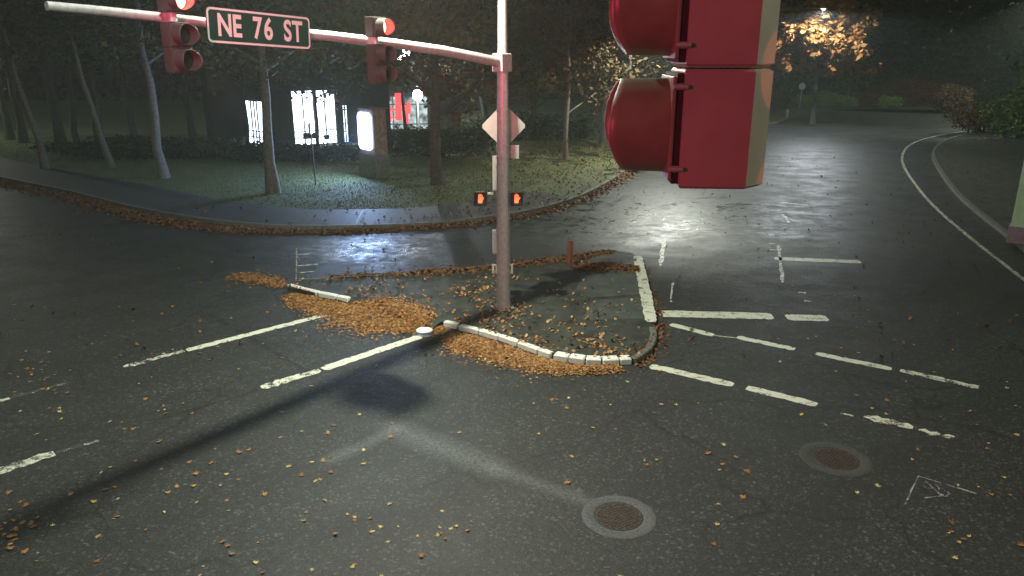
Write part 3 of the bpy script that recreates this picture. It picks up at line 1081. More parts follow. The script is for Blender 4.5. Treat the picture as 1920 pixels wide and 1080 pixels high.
# bracket that carries the near signal
np_ = empty('signal_pole', (5.2, -1.2, 0), 0, 'grey signal pole beside the camera on the right, out of the frame', 'pole')
MB().tube([(0, 0, 0), (0, 0, 7.6)], [.17, .11], 14).build('shaft', M['pole'], np_)
MB().tube([(0, 0, 7.3), (-4.4, 3.4, 7.22), (-4.588, 3.62, 7.16), (-4.588, 3.62, 6.975)], [.045, .04, .035, .035], 10).build('bracket', M['pole'], np_)

right_head = signal_head('traffic_signal', (5.16, -1.0, 5.9), (-.80, .60), 'traffic signal beside the camera on the right, out of the frame', (SEC * 2.5, SEC * 1.5, SEC * .5),
                         M['visor'], M['visor'], 'traffic signals', False)
for q, k in (((.815, 2.35, 6.262), 1.0), ((.845, 2.37, 5.90), .9)):  # thin red spots added to throw round patches on the near housing
    spot('red_light', (4.75, -.69, 5.9 + SEC * 2.5), q, 420 * k, (1, .16, .10), 2.9, .06, .006, right_head)
# ------------------------------------------------------------------ post at the right edge
gx, gy = at(1887, 456, .13)
gp = empty('roadside_pillar', (gx, gy, .13), -.62, 'tall pale green roadside pillar at the right edge of the frame', 'pillar')
MB().box((.33, .33, 2.9), (.62, .62, 5.8), 0, .03).build('shaft', M['green_post'], gp)
MB().box((.33, .33, .3), (.72, .72, .6), 0, .03).build('base', M['purple_post'], gp)
for s in (.14, .52):
    MB().box((s, .012, 3.2), (.03, .016, 5.0)).build('rib', M['green_post'], gp)

# ------------------------------------------------------------------ buildings and the lit sign pillar
def wall_frame(p0, p1):
    d = Vector((p1[0] - p0[0], p1[1] - p0[1], 0))
    return d.length, d.normalized(), d.normalized().cross(Vector((0, 0, 1)))


def building(corner, left, right, h, label):
    e = empty('building', (corner[0], corner[1], .1), 0, label, 'building')
    c, l, r = Vector((0, 0, 0)), Vector((left[0] - corner[0], left[1] - corner[1], 0)), Vector((right[0] - corner[0], right[1] - corner[1], 0))
    return e, c, l, r


def lit_window(e, a, b, t0, t1, z0, z1, cols, rows, interior, nrm, depth=.25):
    """a glazed opening on the wall a-b between fractions t0..t1: frame bars, panes, ledge"""
    p, q = a + (b - a) * t0, a + (b - a) * t1
    d = (q - p); L = d.length; d = d.normalized()
    ang = math.atan2(d.y, d.x)
    c = (p + q) / 2
    win = MB().box((c.x + nrm.x * .03, c.y + nrm.y * .03, (z0 + z1) / 2), (.1, .12, z1 - z0), ang).build('window', M['mullion'], e)
    mb = MB()
    for k in range(cols + 1):
        s = p + d * (L * k / cols) + nrm * .06
        mb.box((s.x, s.y, (z0 + z1) / 2), (.07, .12, z1 - z0), ang)
    for k in rows:
        s = c + nrm * .065
        mb.box((s.x, s.y, z0 + (z1 - z0) * k), (L, .1, .06), ang)
    mb.build('frame', M['mullion'], win)
    for k in range(cols):
        s = p + d * (L * (k + .5) / cols) + nrm * .02
        MB().box((s.x, s.y, (z0 + z1) / 2), (L / cols - .05, .02, z1 - z0 - .05), ang).build('pane', interior, win)
    s = c + nrm * .35
    MB().box((s.x, s.y, z0 - .12), (L + 1.2, .7, .12), ang).build('ledge', M['wall_pale'], win)
    return win


bc = at(522, 300)
e, c, l, r = building(bc, (bc[0] - 6.2, bc[1] + 5.6), (bc[0] + 6.4, bc[1] + 5.2), 5.2,
                      'dark corner building with bright lit shop windows behind the lawn trees')
for a, b in ((l, c), (c, r)):
    L, d, nrm = wall_frame(a, b)
    mid = (a + b) / 2 - nrm * .2
    MB().box((mid.x, mid.y, 2.75), (L, .4, 5.5), math.atan2(d.y, d.x)).build('wall', M['wall'], e)
bk = (l + r) / 2
MB().box((bk.x - 1.5, bk.y + 4, 2.7), (11, 6, 5.4)).build('rear_block', M['wall'], e)
MB().prism([(l.x - .6, l.y - .5), (c.x, c.y - .9), (r.x + .6, r.y - .5), (r.x + 3, r.y + 8), (l.x - 3, l.y + 8)], 5.5, 5.8).build('roof', M['mullion'], e)
L, d, nl = wall_frame(l, c)
lit_window(e, l, c, .60, .86, .75, 3.45, 3, (.16, .3), M['window_lit'], nl)
L, d, nr = wall_frame(c, r)
wr = lit_window(e, c, r, .14, .50, .7, 4.1, 4, (.14, .26), M['window_lit'], nr)
lit_window(e, c, r, .56, .60, .7, 3.1, 1, (.3, .5), M['window_lit'], nr)
# counters and furniture standing dark in the lit room
for t, wd, z, hh in ((.27, .95, 1.28, .4), (.41, .4, 1.12, .3)):
    p = c + (r - c) * t + nr * .06
    MB().box((p.x, p.y, z), (wd, .04, hh), math.atan2((r - c).y, (r - c).x)).build('counter', M['mullion'], e)
wl = bpy.data.lights.new('window_light', 'AREA'); wl.energy = 130; wl.shape = 'RECTANGLE'; wl.size = 3; wl.size_y = 2.6; wl.color = (.85, .95, 1)
wo = bpy.data.objects.new('window_light', wl); COL.objects.link(wo)
p = c + (r - c) * .33 + nr * .3
wo.rotation_euler = (nr + Vector((0, 0, -.25))).to_track_quat('-Z', 'Y').to_euler()
wo.parent = e; wo.location = (p.x, p.y, 3)

# second building: the shop with the red lit front
sx, sy = (-13.2, 62.5)
e = empty('building', (sx, sy, .1), .12, 'low shop with red lit fittings behind the hedge right of the sign pillar', 'building')
MB().box((1.8, .6, 2.4), (14.5, .6, 4.8)).build('wall', M['wall'], e)
MB().box((1.8, 3, 4.9), (15.2, 6, .25)).build('roof', M['mullion'], e)
wn_ = MB().box((1.5, .26, 1.7), (9.5, .06, 2.6)).build('window', M['pale_glow'], e)
mb = MB()
for x in np.arange(-3.2, 6.4, .95): mb.box((x, .2, 1.7), (.08, .1, 2.7))
mb.box((1.5, .2, 2.4), (9.5, .1, .08)); mb.box((1.5, .2, .8), (9.5, .1, .08))
mb.build('frame', M['mullion'], wn_)
mb = MB()
for x, z, ww, hh in ((3.9, 2.2, .5, 2.2), (4.5, 1.6, .35, 1.5), (3.4, 2.0, 1.9, .16), (3.9, 1.35, 1.5, .12), (4.75, 2.1, .3, .9), (3.2, 1.6, .12, 1.2)):
    mb.box((x, .1, z), (ww, .08, hh))
mb.build('red_fitting', M['red_glow'], e)
MB().box((2.4, .08, 1.5), (.5, .08, 2.6)).build('column', M['purple_post'], e)

# lit sign pillar
x0, y0 = at(706, 336, .13)
e = empty('sign_pillar', (x0, y0, .13), 0, 'tall masonry sign pillar with a glowing white panel on its left face', 'sign')
ang = math.radians(128)                      # the lit face looks to the left and towards us
fx = Vector((math.cos(ang + math.pi / 2), math.sin(ang + math.pi / 2), 0))
dd, ww = .75, 1.75
ux = Vector((-.62, .78, 0)).normalized()     # along the lit face, away from us
uy = Vector((ux.y, -ux.x, 0))                # to the right
fn = -uy                                     # the lit face's outward direction
base_c = ux * ww / 2 + uy * dd / 2
ra = math.atan2(ux.y, ux.x)
MB().box((base_c.x, base_c.y, .62), (ww + .1, dd + .1, 1.24), ra, .02).build('plinth', M['masonry_grey'], e)
MB().box((base_c.x, base_c.y, 2.4), (ww, dd, 2.32), ra, .02).build('body', M['masonry'], e)
MB().box((base_c.x, base_c.y, 3.6), (ww + .16, dd + .16, .08), ra, .01).build('cap', M['masonry_grey'], e)
pc = ux * ww / 2 + fn * .04
pnl = rounded(1.42, 1.9, .3)
mb = MB()
P = [pc + ux * x + Vector((0, 0, 2.42 + z)) for x, z in pnl]
n = len(P)
mb.add(P + [p + fn * .06 for p in P], [tuple(range(n)), tuple(range(2 * n - 1, n - 1, -1))] + [(i, n + i, n + (i + 1) % n, (i + 1) % n) for i in range(n)])
mb.build('light_panel', M['panel_lit'], e)
pl = bpy.data.lights.new('panel_light', 'AREA'); pl.energy = 900; pl.shape = 'RECTANGLE'; pl.size = 1.3; pl.size_y = 1.8; pl.color = (.38, .58, 1)
po = bpy.data.objects.new('panel_light', pl); COL.objects.link(po)
po.rotation_euler = fn.to_track_quat('-Z', 'Z').to_euler(); po.parent = e
q = pc + fn * .14; po.location = (q.x, q.y, 2.42)

# thin sign post on the lawn, its blade edge on
x, y = at(592, 346, .13)
e = empty('lawn_signpost', (x, y, .13), .3, 'thin dark signpost standing on the lawn in front of the lit window', 'sign')
MB().tube([(0, 0, 0), (-.06, 0, 3.05)], .035, 8).build('post', M['bark_dark'], e)
MB().box((-.06, 0, 2.75), (.12, .35, .5), -.25, .01).build('plate', M['sign_back'], e)
# round sign at the far side
x, y = at(1499, 204)
e = empty('round_sign', (x, y, .12), 0, 'pale round sign disc on a thin post in front of the far bushes', 'road sign')
MB().tube([(0, 0, 0), (0, 0, 2.9)], .04, 8).build('post', M['pole'], e)
mb = MB(); mb.tube([(0, -.06, 2.6), (0, -.09, 2.6)], .42, 20, True, False); mb.build('disc', M['sign_white'], e)
x, y = at(1475, 222)
e = empty('bollard', (x, y, .1), 0, 'short pale bollard at the far road edge by the red bush', 'bollard')
mb = MB(); mb.tube([(0, 0, 0), (0, 0, .8), (0, 0, .86)], [.14, .14, .08], 12); mb.build('body', M['marker_pale'], e)
mb = MB(); mb.tube([(0, 0, .62), (0, 0, .7)], .146, 12); mb.build('band', M['sign_white'], e)

# ------------------------------------------------------------------ trees and bushes
def leaf_cards(pts, size, flat=.5):
    """diamond leaf cards of mixed tilt at the points"""
    n = len(pts)
    a = rng.normal(size=(n, 3)); a[:, 2] *= flat; a /= np.linalg.norm(a, axis=1)[:, None]
    b = rng.normal(size=(n, 3)); b -= (b * a).sum(1)[:, None] * a; b /= np.linalg.norm(b, axis=1)[:, None]
    s = size * rng.uniform(.55, 1.35, n)[:, None]
    P = np.asarray(pts)
    return np.stack([P + a * s, P + b * s * .5 + a * s * .15, P - a * s * .8, P - b * s * .5 + a * s * .15], 1)


def tube_tree(mb, base, h, r, lean, rs, limbs=7, zlo=.45, spread=.35):
    """trunk and limbs; returns the limb ends"""
    pts, rad = [], []
    for i in range(9):
        t = i / 8
        wob = .06 * h * .1
        pts.append((lean[0] * h * t + rs.normal() * wob * (t > 0), lean[1] * h * t + rs.normal() * wob * (t > 0), h * t))
        rad.append(r * (1 - .78 * t) * (1.35 if i == 0 else 1))
    mb.tube(pts, rad, 10)
    ends = [pts[-1], pts[-2]]
    for k in range(limbs):
        t = zlo + (1 - zlo) * (k + rs.random()) / limbs * .95
        p = Vector(pts[0]).lerp(Vector(pts[-1]), t)
        i = min(7, int(t * 8)); f = t * 8 - i
        p = Vector(pts[i]).lerp(Vector(pts[i + 1]), f)
        a = k * 2.4 + rs.random()
        ln = h * spread * (1.15 - .55 * t)
        q1 = p + Vector((math.cos(a) * ln * .5, math.sin(a) * ln * .5, ln * .3))
        q2 = p + Vector((math.cos(a + .3) * ln, math.sin(a + .3) * ln, ln * .55))
        rr = r * (1 - .78 * t) * .5
        mb.tube([p, q1, q2], [rr, rr * .65, rr * .25], 6, False)
        ends += [tuple(q1), tuple(q2)]
        for s in (-.6, .6):
            q3 = q1 + Vector((math.cos(a + s) * ln * .45, math.sin(a + s) * ln * .45, ln * .2))
            mb.tube([q1, q3], [rr * .45, rr * .15], 5, False)
            ends.append(tuple(q3))
    return np.array(ends)


def tree(name, xy, h, r, label, bark, leaf, nleaf, size, lean=(0, 0), zlo=.45, spread=.35, seed=1, group=None, limbs=7, clump=.12, flat=.5, droop=0.0, z0=.1, cat='tree'):
    rs = np.random.default_rng(seed)
    e = empty(name, (xy[0], xy[1], z0), 0, label, cat, group)
    mb = MB()
    ends = tube_tree(mb, xy, h, r, lean, rs, limbs, zlo, spread)
    mb.build('trunk', bark, e)
    if nleaf:
        w_ = rs.random(len(ends)) + .25
        idx = rs.choice(len(ends), nleaf, p=w_ / w_.sum())
        sub = rs.normal(size=(len(ends), 7, 3)) * h * clump * np.array([1.1, 1.1, .7])
        k = rs.integers(0, 7, nleaf)
        P = ends[idx] + sub[idx, k] + rs.normal(size=(nleaf, 3)) * h * clump * .33
        P[:, 2] = np.maximum(P[:, 2] - droop, .35)
        fan_mesh('crown', leaf_cards(P, size, flat), 4, leaf, e)
    return e


G1 = 'trees on the left lawn'
tr = [((85, 316), 13, .20, (-.13, .02), M['bark'], 'slim tree leaning left at the far left of the lawn'),
      ((210, 316), 13, .19, (-.17, .02), M['bark'], 'tree with a strongly left leaning trunk, second of the front lawn trees from the left'),
      ((308, 334), 13, .25, (-.03, .0), M['bark_pale'], 'pale barked tree below the left traffic signal'),
      ((513, 362), 12, .27, (.0, .0), M['bark'], 'thick dark tree in front of the corner building between the lit windows'),
      ((822, 346), 12, .30, (-.01, .0), M['bark_dark'], 'dark trunk tree between the sign pillar and the signal pole'),
      ((1060, 300), 10, .16, (.01, .0), M['bark'], 'slender tree on the green lawn just right of the signal pole'),
      ((1128, 276), 12, .24, (.03, .0), M['bark_dark'], 'tree at the right end of the lawn beside the near signal visors')]
for i, (p, h, r, ln, bk_, lab) in enumerate(tr):
    tree('lawn_tree', at(*p, .13), h, r, lab, bk_, M['dark_leaf'] if i < 4 else M['brown_leaf'], 5200 if i < 4 else 9000, .17, ln, .42 if i < 4 else .26, .36, 20 + i, G1, 9, .085, z0=.12)
G2 = 'trees deeper in the grove'
back = [((20, 262), 'dark trunk tree at the left edge, deeper in the grove', .28), ((45, 268), 'dark trunk close beside the leftmost grove trunk', .3),
        ((118, 284), 'broad dark trunk between the two leaning lawn trees', .34), ((150, 292), 'thin dark trunk just left of the strongly leaning tree', .2),
        ((192, 288), 'dark trunk partly behind the strongly leaning tree', .3), ((255, 284), 'dark trunk left of the pale barked tree, deeper in', .24),
        ((365, 276), 'dark tree right of the pale barked tree, deeper in', .26), ((440, 272), 'dark tree left of the lit corner building', .3),
        ((632, 270), 'dark tree right of the big lit window', .26), ((905, 262), 'brown leaved tree behind the signal pole', .26),
        ((1000, 258), 'brown leaved tree behind the diamond sign to its right', .24), ((1185, 262), 'russet tree behind the lower visor of the near signal', .26)]
for i, (p, lab, r) in enumerate(back):
    tree('grove_tree', at(*p, .13), 13 + (i % 3), r, lab, M['bark_dark'], M['brown_leaf'] if i > 7 else M['dark_leaf'], 4200 if i < 8 else 8000, .24,
         ((i % 5 - 2) * .012, 0), (.16 if i > 7 else .4), .34, 60 + i, G2, 8, .09, z0=.12)
for p, h, r, lab, sd in (((470, 300), 8.5, .13, 'small leafy tree beside the narrow lit window', 91), ((600, 296), 8.0, .12, 'small leafy tree hanging over the top of the big lit window', 92),
                         ((760, 280), 9, .14, 'leafy tree in front of the red lit shop', 93)):
    tree('shop_tree', at(*p, .13), h, r, lab, M['bark_dark'], M['brown_leaf'], 3000, .17, (0, 0), .42, .34, sd, 'small trees before the shops', 9, .08, z0=.12)
# right side
x, y = 28.4, 72.0
tree('orange_tree', (x, y), 10.6, .22, 'tree with glowing orange leaves under the street lamp at the upper right', M['bark_dark'], M['orange_leaf'], 5200, .31, (-.03, 0), .3, .36, 5, None, 9, .075)
x, y = at(1588, 200)
tree('pale_tree', (x, y), 7.2, .12, 'pale green thin leaved young tree right of the orange tree', M['bark'], M['green_leaf'], 2600, .13, (0, 0), .2, .32, 8, None, 9, .09)
tree('roadside_tree', (23.6, 29.5), 9, .2, 'tree with bright green leaves reaching in at the right edge', M['bark'], M['green_leaf'], 3200, .17, (-.08, 0), .3, .36, 12, None, 9, .06)
for i, (px, d, h, lab) in enumerate(((1500, 104, 17, 'dark conifer far behind the orange tree'), (1640, 102, 19, 'tall dark conifer behind the far bushes, middle one'),
                                     (1700, 106, 20, 'dark conifer behind the dark red shrubs'), (1790, 103, 18, 'dark conifer at the far right of the garden bed'),
                                     (1900, 100, 19, 'dark conifer at the right edge of the frame'), (1570, 108, 20, 'dark conifer behind the pale young tree'))):
    x = (px - 960) / F * d * 1.0
    e = empty('conifer', (x, d, .1), 0, lab, 'tree', 'conifers behind the garden bed')
    MB().tube([(0, 0, 0), (0, 0, h)], [.3, .05], 8).build('trunk', M['bark_dark'], e)
    n = 4200
    t = rng.random(n) ** .8
    lay = np.floor(t * 16) / 16 + rng.random(n) * .03
    rad = (1 - lay) * h * .2 * np.sqrt(rng.random(n)) + .1
    a = rng.random(n) * 6.283
    P = np.stack([rad * np.cos(a), rad * np.sin(a), .8 + lay * (h - 1) - rad * .25], 1)
    fan_mesh('crown', leaf_cards(P, .33, .4), 4, M['conifer'], e)


def bush(name, xy, rx, ry, rz, label, leaf, n, size, group=None, cat='bush', z0=.1):
    e = empty(name, (xy[0], xy[1], z0), 0, label, cat, group)
    mb = MB()
    for k in range(5):
        a = k * 1.26
        mb.tube([(0, 0, -.05), (math.cos(a) * rx * .5, math.sin(a) * ry * .5, rz * 1.1)], [.05, .015], 6)
    mb.build('stem', M['bark_dark'], e)
    d = rng.normal(size=(n, 3)); d /= np.linalg.norm(d, axis=1)[:, None]
    bumpy = 1 + .14 * np.sin(d[:, 0] * 6 + d[:, 2] * 4) + .1 * np.sin(d[:, 1] * 9 + 2)
    k = (rng.random(n) ** .35 * bumpy)[:, None]
    P = d * k * np.array([rx, ry, rz]) + np.array([0, 0, rz * .95])
    P[:, 2] = np.maximum(P[:, 2], .05)
    fan_mesh('foliage', leaf_cards(P, size), 4, leaf, e)
    return e


G3 = 'bushes along the far garden bed'
for px, py, rx, rz, lab, m in ((1448, 212, 1.9, 1.35, 'dark red bush behind the pale bollard', M['red_leaf']), (1506, 203, 1.5, .85, 'low green bush behind the round sign', M['bush_leaf']),
                               (1551, 203, 2.1, 1.05, 'rounded green bush, biggest of the clipped ones', M['bush_leaf']), (1590, 204, 1.2, .75, 'small green bush right of the biggest clipped bush', M['bush_leaf']),
                               (1622, 204, 1.5, 1.0, 'reddish low bush between the green clipped bushes', M['red_leaf']), (1665, 204, 1.9, .75, 'wide low green bush left of the brown shrub', M['bush_leaf'])):
    bush('clipped_bush', at(px, py), rx, 1.2, rz, lab, m, 1500, .12, G3)
for px, py, rx, rz, lab, m in ((1690, 201, 4.2, 1.9, 'broad dark red shrub at the back of the garden bed', M['red_leaf']), (1745, 199, 3.0, 2.4, 'tall red shrub with a yellowish top', M['red_leaf']),
                               (1785, 212, 2.2, 1.6, 'brownish shrub at the bend of the far road', M['brown_leaf'])):
    bush('garden_shrub', at(px, py), rx, 1.8, rz, lab, m, 2400, .17, 'large shrubs in the garden bed')
bush('verge_shrub', at(1905, 262), 2.6, 2.0, 1.9, 'bright green shrub on the verge at the right edge', M['green_leaf'], 2400, .17, None)
bush('verge_shrub', at(1838, 250), 3.0, 2.0, 1.3, 'dark brown shrub on the verge left of the bright green one', M['brown_leaf'], 2400, .16, None)
bush('hedge', (at(815, 296)[0], at(815, 296)[1]), 4.6, 1.0, .95, 'dark clipped hedge between the sign pillar and the signal pole', M['hedge_leaf'], 5200, .13, None, 'hedge')
bush('hedge', (at(1000, 266)[0], at(1000, 266)[1]), 6.2, 1.4, 1.1, 'dark hedge behind the slender lawn tree', M['hedge_leaf'], 4600, .16, None, 'hedge')
bush('hedge', (at(560, 306)[0], at(560, 306)[1]), 5.4, 1.0, .6, 'low dark hedge under the lit shop windows', M['hedge_leaf'], 4600, .13, None, 'hedge')
bush('hedge', (at(300, 300)[0], at(300, 300)[1]), 7.5, 1.5, .7, 'low dark hedge behind the pale barked tree', M['hedge_leaf'], 4600, .16, None, 'hedge')

# far wood that closes the view: one mass
n = 120000
a = rng.random(n)
X = -150 + 330 * a
band = rng.random(n)
Y = 112 + 14 * band + 3 * np.sin(X * .22) + np.abs(X) * .02
top = 25 + 4 * np.sin(X * .13) + 3 * np.sin(X * .41 + 1)
Z = top * rng.random(n) ** 1.05
cl = rng.normal(size=(n, 3)) * np.array([.8, .8, .6])
fan_mesh('far_wood', leaf_cards(np.stack([X, Y, Z], 1) + cl, .85, .6), 4, M['far_leaf'], None, 'stuff')
o = bpy.data.objects['far_wood']; tag(o, 'dark mass of far trees closing the view behind everything', 'trees')
# left flank of the wood
n = 26000
Y = 40 + 85 * rng.random(n)
X = -62 - Y * .28 - 9 * rng.random(n) + 3 * np.sin(Y * .3)
Z = (17 + 4 * np.sin(Y * .2)) * rng.random(n)
fan_mesh('side_wood', leaf_cards(np.stack([X, Y, Z], 1), .6, .6), 4, M['far_leaf'], None, 'stuff')
tag(bpy.data.objects['side_wood'], 'dark mass of trees at the left edge beyond the lawn', 'trees')

# ------------------------------------------------------------------ grass and fallen leaves
gp_poly = offset(PATHL, 3.15)
n = 150000
X = rng.uniform(-48, 14, n); Y = rng.uniform(27, 62, n)
grass_poly = gp_poly + [at(1150, 300), at(1200, 262), (12, 64), (-48, 64)]
ok = inside(X, Y, grass_poly)
X, Y = X[ok], Y[ok]; n = len(X)
ht = rng.uniform(.03, .085, n); an = rng.random(n) * 6.283
dx, dy = np.cos(an) * .02, np.sin(an) * .02
lx, ly = rng.normal(size=n) * .03, rng.normal(size=n) * .03
V = np.stack([np.stack([X - dx, Y - dy, np.full(n, .128)], 1), np.stack([X + dx, Y + dy, np.full(n, .128)], 1), np.stack([X + lx, Y + ly, .13 + ht], 1)], 1)
fan_mesh('grass', V, 3, M['blade'], None, 'stuff'); tag(bpy.data.objects['grass'], 'short dark grass of the left lawn', 'grass')
n = 40000
X = rng.uniform(14, 60, n); Y = rng.uniform(16, 60, n)
ok = inside(X, Y, offset(OUT[:-1], -.3) + [(62, 50), (62, 8)])
X, Y = X[ok], Y[ok]; n = len(X)
ht = rng.uniform(.03, .08, n); an = rng.random(n) * 6.283
dx, dy = np.cos(an) * .02, np.sin(an) * .02
V = np.stack([np.stack([X - dx, Y - dy, np.full(n, .128)], 1), np.stack([X + dx, Y + dy, np.full(n, .128)], 1), np.stack([X + dx * .2, Y + .02, .13 + ht], 1)], 1)
fan_mesh('grass', V, 3, M['blade'], None, 'stuff'); tag(bpy.data.objects['grass.001'], 'short dark grass of the verge inside the bend', 'grass')

# maple outline: five lobes
LOBE = [(0, -.5), (.06, -.12), (.36, -.34), (.17, -.05), (.52, .10), (.16, .12), (.24, .40), (0, .58), (-.24, .40), (-.16, .12), (-.52, .10), (-.17, -.05), (-.36, -.34), (-.06, -.12)]


def leaf_mesh(name, m, seed):
    rs = np.random.default_rng(seed)
    curl = rs.uniform(.05, .6); fold = rs.uniform(-.6, .6)
    vs = [(0, 0, .03)]
    for x, y in LOBE:
        x2, y2 = x * rs.uniform(.75, 1.15), y * rs.uniform(.8, 1.1)
        vs.append((x2, y2, .035 + curl * (x2 * x2 + y2 * y2) + fold * x2 * y2 + rs.normal() * .02))
    zmin = min(v[2] for v in vs)
    vs = [(x, y, z - zmin + .012) for x, y, z in vs]
    k = len(LOBE)
    me = bpy.data.meshes.new(name)
    me.from_pydata(vs, [], [(0, i + 1, (i + 1) % k + 1) for i in range(k)])
    me.polygons.foreach_set('use_smooth', [True] * k)
    me.materials.append(m)
    me.update()
    return me


LO = [leaf_mesh('fallen_leaf', M['fall_orange'], s) for s in range(8)]
LY = [leaf_mesh('fallen_leaf', M['fall_yellow'], s) for s in range(20, 24)]
isl_poly = ring


def island_z(X, Y):
    """height of the island's surface: full kerb height, falling to the road along the ramp edge"""
    ch = [at(*p) for p in [isl['bottom'][-1]] + isl['ramp'] + [isl['nose'][0]]]
    dm_ = np.full(len(X), 9.0)
    for (x0, y0), (x1, y1) in zip(ch, ch[1:]):
        L2 = (x1 - x0) ** 2 + (y1 - y0) ** 2
        t = np.clip(((X - x0) * (x1 - x0) + (Y - y0) * (y1 - y0)) / L2, 0, 1)
        dm_ = np.minimum(dm_, np.hypot(X - x0 - t * (x1 - x0), Y - y0 - t * (y1 - y0)))
    return np.where(inside(X, Y, isl_poly), .006 + .118 * np.clip(dm_ / .42, 0, 1), 0)


def road_px(px, py):
    x, y = at(px, py)
    return (x, y) if not inside(np.array([x]), np.array([y]), isl_poly)[0] else None


spots = []
# clusters seen in the photograph
for cxp, cyp, sx_, sy_, k in ((75, 690, 18, 14, 16), (90, 733, 12, 6, 6), (22, 1000, 26, 22, 22), (110, 785, 10, 8, 4), (235, 800, 20, 10, 4), (310, 770, 22, 12, 5), (20, 690, 20, 20, 4),
                              (420, 880, 60, 30, 9), (345, 925, 40, 18, 6), (180, 925, 60, 25, 6), (590, 900, 50, 40, 8), (700, 985, 40, 20, 6), (830, 1005, 50, 15, 8), (520, 1000, 90, 40, 6),
                              (1220, 830, 10, 30, 4), (1275, 760, 30, 10, 4), (1790, 1010, 40, 20, 5), (1840, 925, 40, 25, 5), (1700, 740, 80, 40, 12), (1850, 800, 50, 40, 8), (1560, 660, 90, 40, 8),
                              (1640, 560, 70, 40, 9), (640, 755, 90, 60, 8), (1050, 730, 50, 30, 7), (1100, 790, 60, 40, 6), (600, 1050, 120, 20, 5), (1340, 950, 120, 60, 7), (430, 700, 160, 60, 9),
                              (200, 600, 160, 60, 10), (130, 880, 110, 60, 12)):
    for _ in range(k):
        q = road_px(random.gauss(cxp, sx_), random.gauss(cyp, sy_))
        if q: spots.append(q)
while len(spots) < 300:
    px, py = random.uniform(-40, 1960), 560 + 540 * random.random() ** .8
    if px > 900 and random.random() < .45: continue
    q = road_px(px, py)
    if q: spots.append(q)
for i, (x, y) in enumerate(spots[:300]):
    yel = random.random() < .42
    o = bpy.data.objects.new('fallen_leaf', random.choice(LY if yel else LO))
    s = random.uniform(.07, .15) * (.8 if yel else 1)
    o.location = (x, y, .001); o.rotation_euler = (random.gauss(0, .12), random.gauss(0, .12), random.random() * 6.28)
    o.location.z = .002 + s * .05
    o.scale = (s, s * random.uniform(.7, 1), s)
    COL.objects.link(o)
    if yel: tag(o, 'small pale yellow leaf lying on the dark road', 'leaf', 'yellow leaves scattered on the road')
    else: tag(o, 'small curled orange-brown leaf lying on the dark road', 'leaf', 'orange leaves scattered on the road')


def leaf_stuff(name, X, Y, Z, size, m, label, tilt=.45, parent=None):
    n = len(X)
    k = len(LOBE)
    a = rng.random(n) * 6.283
    s = size * rng.uniform(.6, 1.3, n)
    tx, ty = rng.normal(size=n) * tilt, rng.normal(size=n) * tilt
    L = np.array(LOBE)[[0, 2, 4, 7, 10, 12]]
    ca, sa = np.cos(a), np.sin(a)
    x = L[:, 0][None] * ca[:, None] - L[:, 1][None] * sa[:, None]
    y = L[:, 0][None] * sa[:, None] + L[:, 1][None] * ca[:, None]
    z = tx[:, None] * x + ty[:, None] * y + .25 * (x * x + y * y)
    z -= z.min(1)[:, None]
    V = np.stack([X[:, None] + x * s[:, None], Y[:, None] + y * s[:, None], Z[:, None] + .004 + z * s[:, None]], 2)
    o = fan_mesh(name, V, 6, m, parent, 'stuff')
    return tag(o, label, 'leaves')


# heap along the island's ramp edge: a wedge that falls to the road
def heap(name, line_px, width_px, per, label, m, size, hmax, tilt=.35):
    Xs, Ys, Zs = [], [], []
    L = smooth_line([at(*p) for p in line_px], .1)
    acc = np.array([(p[0], p[1]) for p in L])
    W = np.interp(np.linspace(0, 1, len(L)), np.linspace(0, 1, len(width_px)), width_px)
    n = int(per * len(L))
    i = rng.integers(0, len(L), n)
    nr_ = np.array(offset(L, 1.0)) - acc
    d0 = rng.random() * 6
    lump = .55 + .5 * np.sin(i * .21 + 1.3 * np.sin(i * .057)) + .4 * np.sin(i * .63 + d0)
    d = rng.normal(size=n) * (.30 + .16 * lump) + np.where(rng.random(n) < .10, rng.normal(size=n) * .7, 0)
    X = acc[i, 0] + nr_[i, 0] * d * W[i] + rng.normal(size=n) * .08
    Y = acc[i, 1] + nr_[i, 1] * d * W[i] + rng.normal(size=n) * .08
    Z = hmax * np.exp(-d * d * 3.0) * rng.random(n) * (.5 + .5 * lump)
    Z += island_z(X, Y)
    leaf_stuff(name, X, Y, Z, size, m, label, tilt)


heap('leaf_heap', [(440, 517), (490, 524), (530, 536)], [.3, .5, .2], 130, 'spray of orange leaves trailing off the left nose of the island', M['fall_heap'], .05, .02, .2)
heap('leaf_heap', [(548, 556), (585, 570), (625, 580), (660, 583), (700, 592), (750, 601), (800, 613), (825, 620)], [.16, .3, .45, .75, .85, .8, .5, .2], 900,
     'bank of wet orange leaves over the ramp edge of the island', M['fall_heap'], .05, .05, .2)
heap('leaf_heap', [(850, 632), (880, 646), (930, 661), (990, 678), (1040, 690), (1090, 694), (1150, 692)], [.25, .42, .5, .5, .3, .12, .06], 560,
     'bank of wet orange leaves below the white kerb blocks', M['fall_heap'], .05, .05, .2)
heap('leaf_heap', [(620, 524), (760, 517), (900, 508), (1000, 496), (1070, 488), (1140, 477)], [.2, .3, .4, .45, .4, .25], 110,
     'thin band of leaves along the back kerb of the island', M['fall_gutter'], .08, .03)
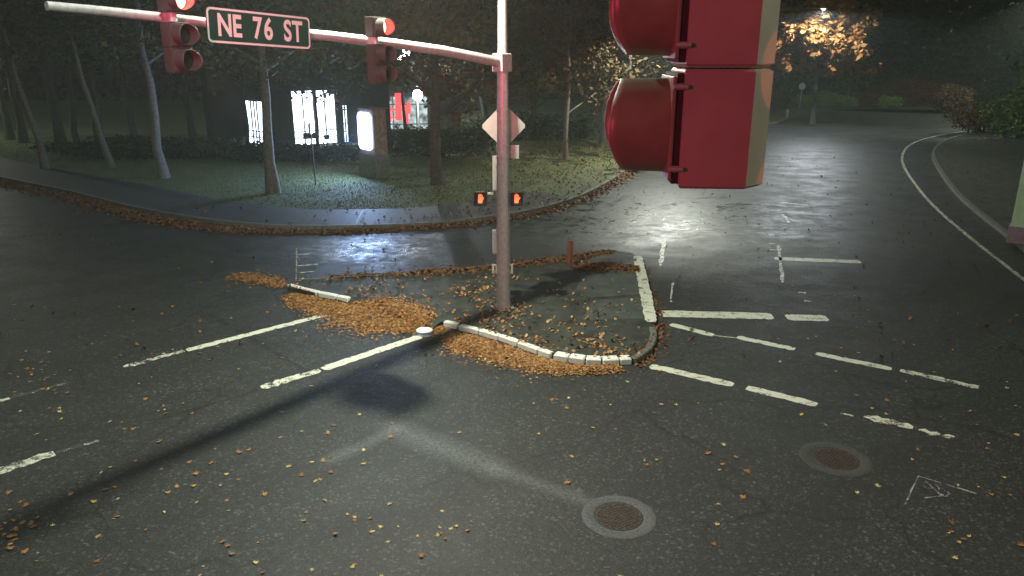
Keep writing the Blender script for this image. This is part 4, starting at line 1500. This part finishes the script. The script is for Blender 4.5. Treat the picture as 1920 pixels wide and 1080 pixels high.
heap('leaf_heap', [(1085, 510), (1130, 508), (1190, 512)], [.3, .4, .3], 130, 'strip of brown leaves between the damp concrete panels', M['fall_gutter'], .075, .03)
gi = [p for p in kerb_px if 0 <= p[0] <= 1200]
heap('gutter_leaves', [(-60, 326), (30, 350), (130, 370), (250, 402), (380, 426), (480, 435)], [.3, .4, .5, .6, .6, .4], 90, 'long band of brown leaves in the gutter left of the lawn', M['fall_gutter'], .085, .03)
heap('gutter_leaves', [(490, 434), (600, 436), (750, 430), (900, 417), (1000, 400), (1080, 378), (1140, 348), (1190, 316)], [.35, .35, .4, .5, .5, .5, .5, .4], 60,
     'band of brown leaves in the gutter behind the pole', M['fall_gutter'], .085, .03)
heap('leaf_heap', [(1200, 492), (1232, 590), (1238, 625), (1226, 655), (1200, 684)], [.05, .08, .1, .14, .12], 7, 'thin line of brown leaves along the right kerb of the island', M['fall_gutter'], .07, .02)
# loose leaves on the island, on the far road and on the right of the lawn
n = 9000
X = rng.uniform(-6.5, 4.3, n); Y = rng.uniform(14.5, 24.5, n)
ok = inside(X, Y, isl_poly) & (rng.random(n) < np.clip(1.15 - (Y - 14.5) / 8 - np.clip(X, 0, 5) / 5 - .5 * (np.sin(X * 2.3 + np.sin(Y * 2)) > .1), .04, 1))
X, Y = X[ok], Y[ok]
leaf_stuff('fallen_leaves', X, Y, island_z(X, Y) + .004, .07, M['fall_heap'], 'scatter of orange leaves on the dark island surface')
n = 1500
X = rng.uniform(-24, 26, n); Y = 15 + 35 * rng.random(n) ** 1.4
ok = ~inside(X, Y, isl_poly) & ~inside(X, Y, lawn_poly) & ~inside(X, Y, verge_poly)
X, Y = X[ok], Y[ok]
leaf_stuff('fallen_leaves', X, Y, np.full(len(X), .003), .07, M['fall_gutter'], 'sparse small leaves on the far half of the road')
n = 16000
X = rng.uniform(-14, 12, n); Y = rng.uniform(27, 56, n)
ok = inside(X, Y, lawn_poly) & (rng.random(n) < np.clip((X + 8) / 12, .06, 1))
X, Y = X[ok], Y[ok]
leaf_stuff('fallen_leaves', X, Y, np.full(len(X), .15), .09, M['fall_gutter'], 'dull brown leaf litter under the trees right of the pole')
